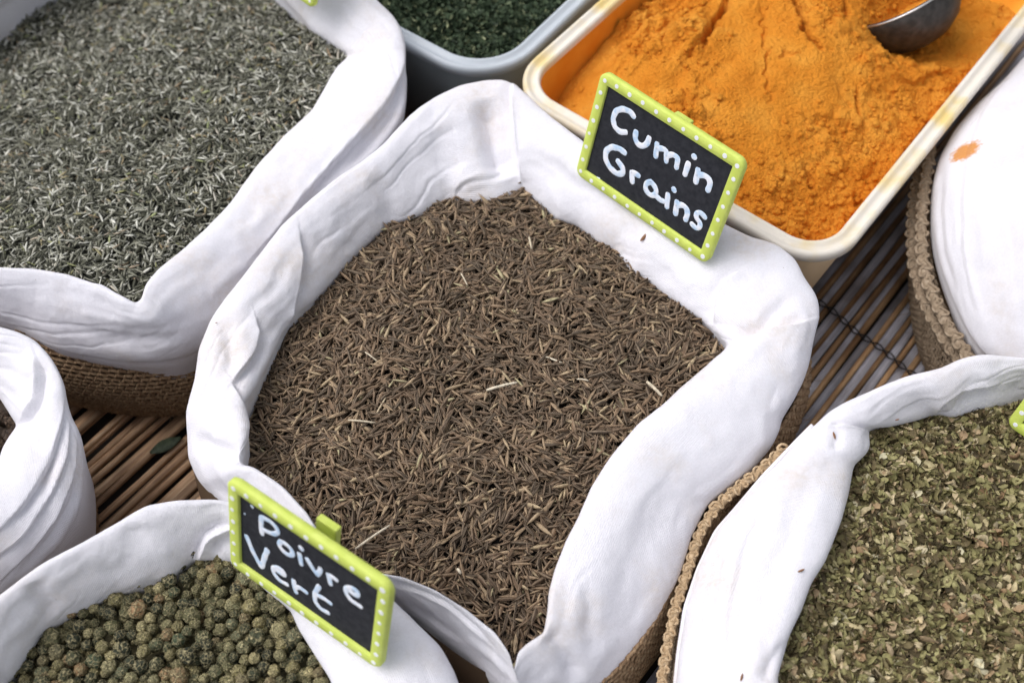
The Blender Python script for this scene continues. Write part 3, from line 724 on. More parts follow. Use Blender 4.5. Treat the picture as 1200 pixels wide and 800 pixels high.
# --- crushed herb
herb_segs = [
 dict(I=[(1017,502),(1043,500),(1067,494),(1097,485),(1117,490),(1133,487),(1160,480),(1200,474),(1280,480)], O=[(955,498),(973,480),(1000,467),(1033,452),(1067,440),(1100,434),(1127,420),(1153,415),(1200,419),(1300,410)]),
 dict(I=[(1280,480),(1400,520),(1480,640),(1460,800),(1360,920),(1200,980),(1050,960),(940,880),(910,797)], O=[(1300,410),(1480,440),(1600,620),(1590,850),(1450,1020),(1200,1090),(980,1060),(830,960),(790,850),(792,800)]),
 dict(I=[(910,797),(925,744),(940,714),(950,684),(967,657),(977,631),(987,607),(995,577),(1000,544),(1013,534),(1020,524),(1017,502)], O=[(792,800),(796,762),(804,710),(819,665),(841,620),(864,594),(897,556),(940,511),(955,498)], zo=(.060,.078), zi=(.078,.072))]
herb_cr = [
 ('s', [(1096,488),(1104,470),(1124,458),(1150,452),(1175,450)], .0036, 24, -1),
 ('v', [(1120,482),(1132,468),(1160,462)], .0014, 10),
 ('s', [(972,498),(986,498),(1002,501),(1018,506)], .0024, 14, 1),
 ('v', [(978,492),(982,508),(980,530)], .0012, 6),
 ('v', [(860,610),(840,660),(828,720),(826,790)], .0014, 6), ('s', [(900,580),(870,640),(852,720),(850,800)], .0009, 14, 1), ('v', [(965,520),(945,580),(915,650),(890,740)], .0007, 14),
 ('v', [(885,620),(870,690),(868,790)], .0006, 9),
 ('v', [(925,750),(905,775),(895,800)], .0014, 8),
]
herb_root, hI, hXo, _ = sack('herb_sack', herb_segs, 'white cloth lined basket of crushed green and brown herb leaves in the lower right corner', herb_cr,
    dict(shrink=.003, mat=M['jute_grey'], seed=5, vis=[(720,960,480,860)]), n=1000, nv=72, seed=5, wr=.8)

# --- covered basket at the right edge
stain = P(1131, 178, .082)
cloth2 = M['cloth']
right_O = [(1200,67),(1177,93),(1150,117),(1120,150),(1100,187),(1093,217),(1093,263),(1097,294),(1107,327),(1120,360),(1137,394),(1153,415),(1200,450),(1300,470),(1420,420),(1490,260),(1450,60),(1350,-30),(1250,10),(1200,67)]
aa = [math.atan2(y - 225, x - 1290) for x, y in right_O]
right_I = [(1290 + 24 * math.cos(a), 225 + 24 * math.sin(a)) for a in aa]
right_segs = [dict(I=right_I[:10], O=right_O[:10], zi=(.094,.094), zo=(.068,.060)), dict(I=right_I[9:14], O=right_O[9:14], zi=(.094,.094), zo=(.060,.055)), dict(I=right_I[13:], O=right_O[13:], zi=(.094,.094), zo=(.055,.068))]
right_cr = [
 ('s', [(1178,94),(1150,135),(1134,180),(1127,230),(1130,300),(1145,370)], .0014, 10, -1),
 ('v', [(1105,190),(1101,240),(1106,300),(1122,350)], .0010, 4),
 ('v', [(1200,180),(1180,250),(1185,330),(1200,390)], .0010, 8),
 ('r', [(1165,160),(1150,240),(1160,330)], .0008, 10),
]
V, Fc, uv, Xi, rXo, zc_, rI, rO = build_ring(right_segs, n=700, nv=70, crease=right_cr, h=.012, seed=6, wr=.6, hem=.02)
px_, py_ = proj(V); kk = np.argmin((px_ - 1131) ** 2 + (py_ - 178) ** 2 + (V[:, 2] < .055) * 1e6); c = rXo.mean(0)
right_root = empty('covered_sack', (c[0], c[1], 0)); tag(right_root, 'jute basket covered with white cloth at the right edge, one orange powder stain on it', 'spice sack', 'cloth lined baskets of spices packed side by side')
cloth_st = cloth_mat('stained_white_cotton', stains=[(tuple(V[kk] - np.array([c[0], c[1], 0])),   .0056, (.66, .29, .085))])
obj('cotton_cover', V, Fc, cloth_st, right_root, uv=uv)
basket(right_root, rXo, shrink=.0045, mat=M['jute_grey'], ztop=.050, bulge=.003, taper=.010, seed=6, vis=[(1020,1180,180,520)])

# braided rims: separate cord loops in a row
def loop_mesh(name, mat, a=.0025, b_=.0014, r=.00074, seed=0):
    rr = np.random.default_rng(seed); n = 12; t = np.linspace(0, 2 * math.pi, n, endpoint=False)
    p = np.stack([a * np.cos(t), b_ * np.sin(t) + .0004 * np.cos(2 * t), .0007 * np.sin(t * 2 + seed)], -1) + rr.normal(size=(n, 3)) * .00012
    sides = 5; V = []
    for i in range(n):
        T = p[(i + 1) % n] - p[i - 1]; T /= np.linalg.norm(T); Nn = np.cross(T, [0, 0, 1]); Nn /= np.linalg.norm(Nn); B_ = np.cross(T, Nn)
        for k in range(sides):
            q = 2 * math.pi * k / sides; V.append(p[i] + r * (1 + .15 * rr.normal()) * (Nn * math.cos(q) + B_ * math.sin(q)))
    i = np.arange(n)[:, None]; k = np.arange(sides)[None]; i2 = (i + 1) % n; k2 = (k + 1) % sides
    return mesh_data(name, V, np.stack([i * sides + k, i * sides + k2, i2 * sides + k2, i2 * sides + k], -1).reshape(-1, 4), mat)
def braid(root, line, zs, mat, step=.0026, size=1., seed=0):
    meshes = [loop_mesh('cord_loop', mat, seed=s) for s in range(4)]
    line = np.array(line, float); z = np.linspace(zs[0], zs[1], len(line)); X = P(line[:, 0], line[:, 1], z)
    L = np.linalg.norm(np.diff(X, axis=0), axis=1).sum(); n = int(L / (step * size)); X = spline(X, n + 1)
    r = np.random.default_rng(seed)
    core_v, q, t = tube(X - np.array([0, 0, .0006]),   .0021 * size, 8); obj('rim_cord', core_v, [q, t], mat, root)
    for i in range(n):
        T = X[i + 1] - X[i]; T /= np.linalg.norm(T)
        view = CAM - X[i]; view /= np.linalg.norm(view); up = np.array([0, 0, 1.]) * .8 + np.array([-.35, -.5, 0]) * 1; up -= T * (up @ T); up /= np.linalg.norm(up); sdv = np.cross(up, T)
        sl = (.55 if i % 2 else -.55) + r.normal() * .12
        a = T * math.cos(sl) + sdv * math.sin(sl); b_ = np.cross(up, a)
        Mx = Matrix(np.stack([a, b_, up], 1).tolist()).to_4x4()
        o = link('cord_loop', meshes[i % 4], root)
        s_ = size * (1 + .1 * r.normal()); pos = X[i] + up * .0009 * size + sdv * (.0007 if i % 2 else -.0007) * size - np.array(root.location)
        o.matrix_basis = Matrix.Translation(pos.tolist()) @ Mx @ Matrix.Scale(s_ * .85, 4)
    return X
bl = [(918,526),(905,539),(888,553),(860,574),(836,597),(820,624),(806,669),(792,710),(783,755),(776,796),(772,850)]
braid(herb_root, bl, (.070, .056), M['jute_pale'], size=.74, seed=1)
bl = [(1098,170),(1090,215),(1086,255),(1087,295),(1094,330),(1108,362),(1127,394),(1150,425)]
bl = [(a - 2, b_ + 3) for a, b_ in bl]
braid(right_root, [(a - 4, b_) for a, b_ in bl], (.062, .054), M['jute_grey'], size=1.0, seed=2)
braid(right_root, [(a - 15, b_ + 5) for a, b_ in bl], (.055, .048), M['jute_grey'], size=.95, seed=3)
# piping edge of the herb sack's lining
ed = [(955,497),(938,514),(897,557),(865,595),(842,621),(821,666),(806,711),(798,763),(794,802)]
X = spline(P([a - 3 for a, _ in ed], [b_ + 1 for _, b_ in ed], np.linspace(.0775, .0605, len(ed))), 80)
v, q, t = tube(X, .0007, 7); obj('lining_hem', v, [q, t], M['cloth'], herb_root, uv=np.zeros((len(v), 2)))

# ------------------------------------------------------------------ spices
# cumin heap
X, cc, poly = content_poly(cI, .066, .012)
def z_cumin(p):
    d = np.hypot((p[:, 0] - cc[0]) / .085, (p[:, 1] - cc[1]) / .085)
    return .0705 - .0062 * sstep(.35, 1.05, d) - .009 * sstep(.1, 1.15, (cc[1] - p[:, 1]) / .085) - .004 * sstep(.3, 1.1, (cc[0] - p[:, 0]) / .085) + .0024 * fbm(np.c_[p * 45, p[:, 0] * 0], 2, 3)
tpl = [grain_template(b_, 6, 5, 1.1) for b_ in (-.06, -.02, 0, .03, .07, .10)]
pt_ = lambda p, r: np.where(rng.random(len(r)) < .012, 1., np.clip(r * .93, 0, .95))
heap('cumin_seeds', poly, z_cumin, tpl, 17500, (.0060, .00122, .00115), M['cumin'], 'heap of ridged brown cumin seeds filling the middle sack', 'cumin seeds', .0038, .30, 1.0, rnd_fn=pt_, sink=.0025, ring='cumin_sack', flow=.7, wvar=.2, long=.012)
# thyme heap
X, cc2, poly2 = content_poly(tI, .062, .035)
far = P(60, 20, .04); near = P(300, 230, .07); dirn = (far - near)[:2]; Ld = np.linalg.norm(dirn); dirn /= Ld
def z_thyme(p):
    t = ((p - near[:2]) @ dirn) / Ld
    dip = np.hypot(p[:, 0] - P(195, 150, .06)[0], p[:, 1] - P(195, 150, .06)[1])
    return .067 - .042 * sstep(.05, 1.25, t) - .008 * np.exp(-(dip / .011) ** 2) + .0024 * fbm(np.c_[p * 40, p[:, 0] * 0 + 5], 3, 8)
tpl = [grain_template(b_, 4, 4, .6, .5, False) for b_ in (-.14, -.05, .04, .10, .2)]
for t_ in tpl: t_[2][:] = 1e-6
heap('dried_thyme', poly2, z_thyme, tpl, 27000, (.0042, .00092, .0008), M['thyme'], 'heap of grey green dried thyme leaves filling the upper left sack', 'dried thyme', .0032, .38, 1.0, seed_margin=60, ring='thyme_sack', zc=.045)
# crushed herb heap
X, cc3, poly3 = content_poly(hI, .066, .012)
def z_herb(p): return .0665 + .0012 * fbm(np.c_[p * 60, p[:, 0] * 0 + 2], 3, 5)
tpl = [flake_template(s) for s in range(12)]
tpl2 = [grain_template(b_, 4, 4, .6, .5, False) for b_ in (-.1, .1)]
heap('crushed_herb', poly3, z_herb, tpl * 3 + tpl2, 17500, (.0033, .0020, .0026), M['herb'], 'heap of crushed green and brown herb leaves filling the lower right sack', 'dried herb', .0034, .55, 1.0, wvar=.3, seed_margin=50, ring='herb_sack')

# peppercorns: separate balls
X, cc4, poly4 = content_poly(pI, .066, .010)
def ico(sub):
    import bmesh
    bm = bmesh.new(); bmesh.ops.create_icosphere(bm, subdivisions=sub, radius=1); V = np.array([v.co[:] for v in bm.verts]); Fc = np.array([[v.index for v in f.verts] for f in bm.faces]); bm.free(); return V, Fc
icoV, icoF = ico(3); icoV2, icoF2 = ico(2)
def pepper_shape(V, seed, amp=1.):
    f1, f2, c = worley(V * 1.25 + seed * 11.3, seed); e = f2 - f1; rid = np.exp(-(e / .20) ** 2)
    g = vnoise(V * 1.2 + seed * 3, seed + 2); r = 1 + amp * (.26 * (rid - .5) + .09 * g + .03 * vnoise(V * 4 + seed, seed)); return V * r[:, None] * .5, rid * .5
def lc(v): return {'lx': v[:, 0], 'ly': v[:, 1], 'lz': v[:, 2]}
pep_meshes = []
for s in range(10):
    v, rid = pepper_shape(icoV, s); pep_meshes.append(mesh_data('peppercorn', v, icoF, M['pepper'], attrs={'rnd': np.zeros(len(v)), **lc(v + s)}))
balls = []
for layer, (zz, mind) in enumerate(((.0672, .0045), (.0645, .0042))):
    acc = []; cand = scatter(poly4, 30000, 45, .066, 'pepper_sack'); cell = {}
    for p in cand:
        dm = .0032 + .0022 * random.random(); key = (int(p[0] / .006), int(p[1] / .006)); ok = True
        for a in (-1, 0, 1):
            for b_ in (-1, 0, 1):
                for (q, dq) in cell.get((key[0] + a, key[1] + b_), ()):
                    if (p[0] - q[0]) ** 2 + (p[1] - q[1]) ** 2 < ((dm + dq) * .5 * .86) ** 2: ok = False; break
                if not ok: break
            if not ok: break
        if ok: cell.setdefault(key, []).append((p, dm)); acc.append((p, dm))
    for p, dm in acc: balls.append((np.array([p[0], p[1], zz + rng.normal() * .0009]), dm, layer))
def px_size(bl_):
    q = proj(bl_[0][None]); x, y = q[0][0], q[1][0]
    return (-20 < x < 1220 and -20 < y < 820), bl_[1] / (np.linalg.norm(bl_[0] - CAM))
balls.sort(key=lambda b_: (not px_size(b_)[0], b_[2], -px_size(b_)[1]))
pal = 'small wrinkled green peppercorn in the heap behind the sign reading Poivre Vert'
for i, (p, dm, ly) in enumerate(balls[:300]):
    o = link('peppercorn', pep_meshes[i % 10]); o.location = p; o.rotation_euler = (random.random() * 6, random.random() * 6, random.random() * 6)
    s_ = dm * (1 + .05 * rng.normal()); o.scale = (s_, s_ * (1 + .05 * rng.normal()), s_ * .97)
    tag(o, 'small wrinkled green peppercorn lying among its likes in the lower left sack', 'peppercorn', 'green peppercorns in the lower left sack')
Ls = []; Vs, Fs, rn, rd, off = [], [], [], [], 0
for i, (p, dm, ly) in enumerate(balls[300:]):
    v, rid = pepper_shape(icoV2, i % 9); th_ = rng.random() * 6.28; R = np.array([[math.cos(th_), -math.sin(th_), 0], [math.sin(th_), math.cos(th_), 0], [0, 0, 1]])
    Ls.append(v + i); Vs.append(v @ R.T * dm + p); Fs.append(icoF2 + off); off += len(v); rn.append(np.full(len(v), rng.random())); rd.append(rid)
bv, bf = heap_base('x', poly4, lambda g: np.full(len(g), .0600), None, n=20)
o = obj('peppercorns_below', np.vstack(Vs + [bv]), [np.vstack(Fs), bf + off], M['pepper'], attrs={'rnd': np.r_[np.concatenate(rn), np.zeros(len(bv))], **lc(np.vstack(Ls + [bv]))})
tag(o, 'lower layer of green peppercorns under the ones on top in the lower left sack', 'peppercorns', kind='stuff')

# dark berries
X, cc5, poly5 = content_poly(lI, .066, .006)
clm = []
for s in range(4):
    v, rid = pepper_shape(icoV2, s + 20, 1.6); clm.append(mesh_data('dried_berry', v, icoF2, M['clove'], attrs={'rnd': np.zeros(len(v)), **lc(v + s)}))
cand = scatter(poly5, 900, 30, .066); cand = cand[proj(np.c_[cand, np.full(len(cand), .066)])[0] > -28]; acc = []
for p in cand:
    if all(np.hypot(*(p - q)) > .0052 for q in acc): acc.append(p)
for i, p in enumerate(acc[:70]):
    o = link('dried_berry', clm[i % 4]); o.location = (p[0], p[1], .066 + rng.normal() * .001); o.scale = (.0075, .0058, .0055); o.rotation_euler = (random.random() * 6, random.random() * 6, random.random() * 6)
    tag(o, 'dark brown dried berry in the sack at the left edge', 'dried berry', 'dark dried berries in the left sack')
bv, bf = heap_base('x', poly5, lambda g: np.full(len(g), .063), None, n=24)
tag(obj('berry_bed', bv, bf, M['clove'], attrs={'rnd': np.zeros(len(bv)), **lc(bv)}), 'dark mass of dried berries deeper down in the left sack', 'dried berries', kind='stuff')

# ------------------------------------------------------------------ plastic tubs
def rounded_rect(L, Wd, r, n=12):
    pts = []
    for cx, cy, a0 in ((L - r, Wd - r, 0), (r, Wd - r, 90), (r, r, 180), (L - r, r, 270)):
        for i in range(n): a = math.radians(a0 + 90 * i / (n - 1)); pts.append((cx + r * math.cos(a), cy + r * math.sin(a)))
    return np.array(pts)
def tub(name, A, ux, L, Wd, rimz, rimw, rc, label, wallmat, rimmat, inmat, draft=.012):
    ux = np.array(ux) / np.linalg.norm(ux); uy = np.array([-ux[1], ux[0]])
    root = empty(name, (A[0], A[1], 0)); tag(root, label, 'plastic tub')
    def world(p, z): return np.c_[A[0] + p[:, :1] * ux[0] + p[:, 1:] * uy[0], A[1] + p[:, :1] * ux[1] + p[:, 1:] * uy[1], np.full(len(p), z)]
    def inset(d):
        q = rounded_rect(L - 2 * d, Wd - 2 * d, max(rc - d, .004), 14); return q + d
    # rim: lip, flat top with a shallow groove, inner edge
    prof = [(.0012, -.0050), (.0, -.0046), (-.0002, -.0012), (.0003, -.0002), (.0012, .0003), (.0020, .0), (.0028, -.0009), (rimw - .003, -.0009), (rimw - .0022, .0), (rimw - .0012, .0003), (rimw - .0002, -.0006), (rimw, -.003)]
    rings = [world(inset(d), rimz + z) for d, z in prof]; n = len(rings[0])
    Vr = np.stack(rings, 1).reshape(-1, 3); obj('rim', Vr, grid_faces(n, len(prof), True), rimmat, root)
    zb = .004; outer = [world(inset(d), z) for d, z in ((.003, rimz - .003), (.0035, rimz - .010), (.003 + draft * .5, rimz * .5), (.003 + draft, zb + .006), (.006 + draft, zb), (.03, zb))]
    obj('tub_wall', np.stack(outer, 1).reshape(-1, 3), grid_faces(n, len(outer), True), wallmat, root)
    inn = [world(inset(d), z) for d, z in ((rimw, rimz - .003), (rimw + .0004, rimz - .010), (rimw + draft * .5, rimz * .5), (rimw + draft, zb + .008), (rimw + .01 + draft, zb + .002), (.035, zb + .002))]
    obj('tub_lining', np.stack(inn, 1).reshape(-1, 3), grid_faces(n, len(inn), True)[:, ::-1], inmat, root)
    return root, ux, uy, inset, world
RZ = .078
A = P(588, 101, RZ)[:2]; B = P(972, 321, RZ)[:2]; TL = np.linalg.norm(B - A)
turm, ux, uy, tin, tworld = tub('turmeric_tub', A, B - A, TL, .27, RZ, .0074, .022, 'milky plastic tub with rounded corners holding orange turmeric powder', M['wall_amber'], M['rim_milky'], M['turm_wall'])
TW = .27
ng = 470
# powder surface
ga = np.linspace(.0075, TL - .0075, ng); gb = np.linspace(.0075, .19, int(ng * 1.15)); GA, GB = np.meshgrid(ga, gb, indexing='ij')
XY = np.array(A)[None, None] + GA[..., None] * ux + GB[..., None] * uy
zb = .054 + .029 * sstep(-.012, .050, GA) - .017 * sstep(TL - .075, TL - .002, GA) - .010 * sstep(.05, .004, GB)
zb = zb + .004 * np.exp(-((GA - .10) / .03) ** 2 - ((GB - .11) / .04) ** 2)
W3 = np.dstack([XY, np.zeros(GA.shape)])
px0, py0 = proj(np.dstack([XY, zb]).reshape(-1, 3)); px0 = px0.reshape(GA.shape); py0 = py0.reshape(GA.shape)
# hollow dug round the scoop and the smooth pressed slope to its right
sc = np.exp(-((px0 - 1068) / 46) ** 2 - ((py0 - 22) / 44) ** 2); zb = zb - .016 * sc
sl = np.exp(-((px0 - 1122) / 32) ** 2 - ((py0 - 20) / 50) ** 2); zb = zb - .007 * sl
big = fbm(W3 * 38, 3, 21); zb = zb + .0016 * big
mask = sstep(-.6, .4, fbm(W3 * 30 + 4, 2, 31)) ; mask = np.maximum(mask, np.exp(-((px0 - 1000) / 90) ** 2 - ((py0 - 215) / 60) ** 2) * 1.2)
mask = np.maximum(mask, sstep(985, 1030, px0) * .8); mask = mask * (1 - .85 * sl) * (1 - .7 * np.exp(-((px0 - 930) / 50) ** 2 - ((py0 - 95) / 60) ** 2)) * (1 - .8 * np.exp(-((px0 - 860) / 26) ** 2 - ((py0 - 215) / 40) ** 2))
for sc_, am, sd in ((130, .0030, 41), (270, .0013, 42)):
    warp = W3[..., :2] * sc_ + .18 * np.dstack([vnoise(W3 * sc_ * .9, sd), vnoise(W3 * sc_ * .9 + 9, sd)])
    f1, f2, ce = worley(warp, sd); dome = np.sqrt(np.clip(1 - (f1 * 1.45) ** 2, 0, 1)) * (.25 + .9 * ce)
    gate = sstep(.50, .85, ce + .15 * mask)
    zb = zb + am * dome ** 1.3 * mask * gate
zb = zb + .00030 * fbm(W3 * 420, 3, 51) * (.8 + mask)
# long brushed ridges in the upper left and cracks
rd_ = vnoise(np.dstack([GA * 230 + .8 * vnoise(W3 * 60, 3), GB * 45, GA * 0]), 61); zb = zb + .0019 * rd_ * sstep(960, 800, px0) * sstep(170, 40, py0)
turm_cr = [('v', [(930,-20),(934,5),(940,28),(948,45),(960,55),(972,62)], .0075, 3.2), ('v', [(984,-15),(990,5),(993,22)], .006, 3), ('v', [(848,2),(838,25),(826,45),(820,60)], .007, 4),
   ('v', [(855,-20),(851,4),(845,12)], .008, 4.5), ('v', [(892,0),(896,40),(900,90),(904,120)], .0020, 2.0), ('v', [(1002,95),(1006,120),(1009,155)], .0028, 2.), ('v', [(978,85),(985,110),(998,125)], .0014, 3),
   ('v', [(802,75),(815,55),(835,25)], .003, 3), ('v', [(945,195),(948,212),(952,222)], .004, 4), ('v', [(1000,222),(1005,235),(1018,228)], .003, 4), ('v', [(770,40),(790,22),(812,10)], .003, 3), ('v', [(915,60),(928,64),(940,60)], .002, 2.2),
   ('s', [(1020,60),(1030,85),(1050,98),(1075,100),(1095,82),(1110,70)], .0025, 12, -1)]
zb = zb + creases(px0 + 4 * vnoise(W3 * 260, 71), py0 + 4 * vnoise(W3 * 260 + 5, 72), turm_cr)
ins = inside(np.stack([GA.ravel(), GB.ravel()], -1), tin(.0092))
V = np.dstack([XY, zb]).reshape(-1, 3); Fq = grid_faces(ng, len(gb)); Fq = Fq[ins[Fq].all(1)]
prob = (mask * (GB < .17)).ravel() ** 2 + .03; prob *= ins; prob[(px0.ravel() < -30) | (py0.ravel() < -40)] = 0; nc = 3600
ci = rng.choice(len(prob), nc, p=prob / prob.sum()); cr_ = np.clip(.00032 * rng.pareto(1.9, nc) + .00026, 0, .0017)
cs = []
for s in range(5):
    v_, f_ = ico(1); cs.append(v_ * (1 + .28 * vnoise(v_ * 1.7 + s * 9, s))[:, None] * np.array([1, .85 + .1 * s, .75]))
Vc, Fc_ = [], []; off = len(V)
for i_, (k_, r_) in enumerate(zip(ci, cr_)):
    a_ = rng.random() * 6.28; Rz_ = np.array([[math.cos(a_), -math.sin(a_), 0], [math.sin(a_), math.cos(a_), 0], [0, 0, 1]]); Vc.append(cs[i_ % 5] @ Rz_.T * r_ + V[k_] + [0, 0, r_ * .15]); Fc_.append(f_ + off); off += len(cs[0])
V = np.vstack([V] + Vc); Fq = [Fq, np.vstack(Fc_)]
tag(obj('turmeric_powder', V, Fq, M['turmeric']), 'lumpy cracked orange turmeric powder heaped in the milky plastic tub', 'turmeric', kind='stuff')

# scoop
scr = empty('metal_scoop', P(1062, -2, .081)); tag(scr, 'dull grey metal scoop half sunk in the orange powder at the top', 'scoop')
axis = Vector((-.50, .46, .74)).normalized(); Rm = np.array(axis.to_track_quat('Z', 'Y').to_matrix())
pr = [(r_, z_) for r_, z_ in ((.0205, .0), (.0208, -.0005), (.0205, -.004), (.0192, -.009), (.0165, -.0145), (.012, -.0185), (.006, -.0208), (.0002, -.0215))]
prof = pr + [(max(r_ - .0008, .0001), z_ + .0008) for r_, z_ in pr[::-1]]
n = 48; V = []
for i in range(n):
    a = 2 * math.pi * i / n
    for r_, z_ in prof: V.append(Rm @ np.array([r_ * math.cos(a) * 1.15, r_ * math.sin(a), z_]) * 1.04)
link('bowl', mesh_data('bowl', V, grid_faces(n, len(prof), True), M['steel']), scr)
tv, tq, tt = tube([Rm @ np.array([.0205 * 1.04 * 1.15 * math.cos(a), .0205 * 1.04 * math.sin(a), .0002]) for a in np.linspace(0, 2 * math.pi, 49)], .00045, 6, caps=False); link('rim', mesh_data('rim', tv, [tq], M['steel_edge']), scr)
hd = [Rm @ np.array(q) for q in ((.0, .020, -.001), (.0, .035, .004), (0, .060, .010), (0, .085, .012))]
v, q, t = tube(hd, [.003, .0028, .0035, .0035], 8); link('handle', mesh_data('handle', v, [q, t], M['steel']), scr)
V = []
for i in range(24):
    for j, rr in enumerate(np.linspace(0, .0172, 8)):
        a = 2 * math.pi * i / 24; q = np.array([rr * math.cos(a) * 1.13, rr * math.sin(a), -.0095 + .003 * (1 - (rr / .019) ** 2)]) * 1.04; q[2] += .0013 * vnoise(q[None] * 400, 5)[0]; V.append(Rm @ q + np.array(scr.location))
tag(obj('turmeric_in_scoop', V, grid_faces(24, 8, True), M['turmeric']), 'orange powder held in the metal scoop at the top', 'turmeric', kind='stuff')

# parsley tub
PZ = .072
A2 = P(577.7, 104.7, PZ)[:2]; U2 = P(486, 47, PZ)[:2] - A2; R2 = P(660, 26, PZ)[:2] - A2
uR = R2 / np.linalg.norm(R2); # corner nearest the viewer: build the tub with its corner there
angc = math.acos(np.clip((U2 @ R2) / np.linalg.norm(U2) / np.linalg.norm(R2), -1, 1))
ux2 = R2 / np.linalg.norm(R2)
ptub, ux2, uy2, pin, pworld = tub('parsley_tub', A2, ux2, .15, .15, PZ, .0075, .030, 'frosted clear plastic tub of dark green dried parsley at the top edge', M['wall_clear'], M['rim_clear'], M['wall_clear'], .008)
pl = pin(.009); poly6 = np.array(A2)[None] + pl[:, :1] * ux2 + pl[:, 1:] * uy2
def z_par(p): return .0635 + .0012 * fbm(np.c_[p * 70, p[:, 0] * 0 + 7], 3, 15)
tpl = [flake_template(s + 30) for s in range(10)]
heap('dried_parsley', poly6, z_par, tpl, 7500, (.0024, .0017, .0019), M['parsley'], 'dark green dried parsley flakes filling the clear plastic tub', 'dried parsley', .0024, .6, 1.0, wvar=.3, seed_margin=40)

# ------------------------------------------------------------------ signs
def stroke(pts, w, h, closed=False, n=None):
    "flat rounded marker stroke lying on z=0 of the sign"
    pts = np.asarray(pts, float)
    L = np.linalg.norm(np.diff(pts, axis=0), axis=1).sum() if len(pts) > 1 else 0
    if len(pts) == 1: pts = np.vstack([pts, pts + [[w * .15, -w * .1]]])
    m = max(5, int(L / .0006)); c = spline(pts, m) if len(pts) > 2 else resample(pts, m)
    T = np.gradient(c, axis=0); T /= np.linalg.norm(T, axis=1)[:, None] + 1e-9
    c = np.vstack([c[0] - T[0] * w * .42, c[0] - T[0] * w * .3, c, c[-1] + T[-1] * w * .3, c[-1] + T[-1] * w * .42]); T = np.vstack([T[:1], T[:1], T, T[-1:], T[-1:]])
    k = len(c); ww = np.full(k, w / 2); ww[0] = ww[-1] = w * .12; ww[1] = ww[-2] = w * .38; ww[2:-2] *= 1 + .06 * np.sin(np.arange(k - 4) * .9)
    Nn = np.stack([-T[:, 1], T[:, 0]], -1); V = []
    for i in range(k):
        for a, hh in ((-1, 0), (-.85, .75), (-.3, 1), (.3, 1), (.85, .75), (1, 0)): V.append((c[i, 0] + Nn[i, 0] * ww[i] * a, c[i, 1] + Nn[i, 1] * ww[i] * a, h * hh))
    return np.array(V), grid_faces(k, 6)[:, ::-1], np.zeros((0, 3), int)

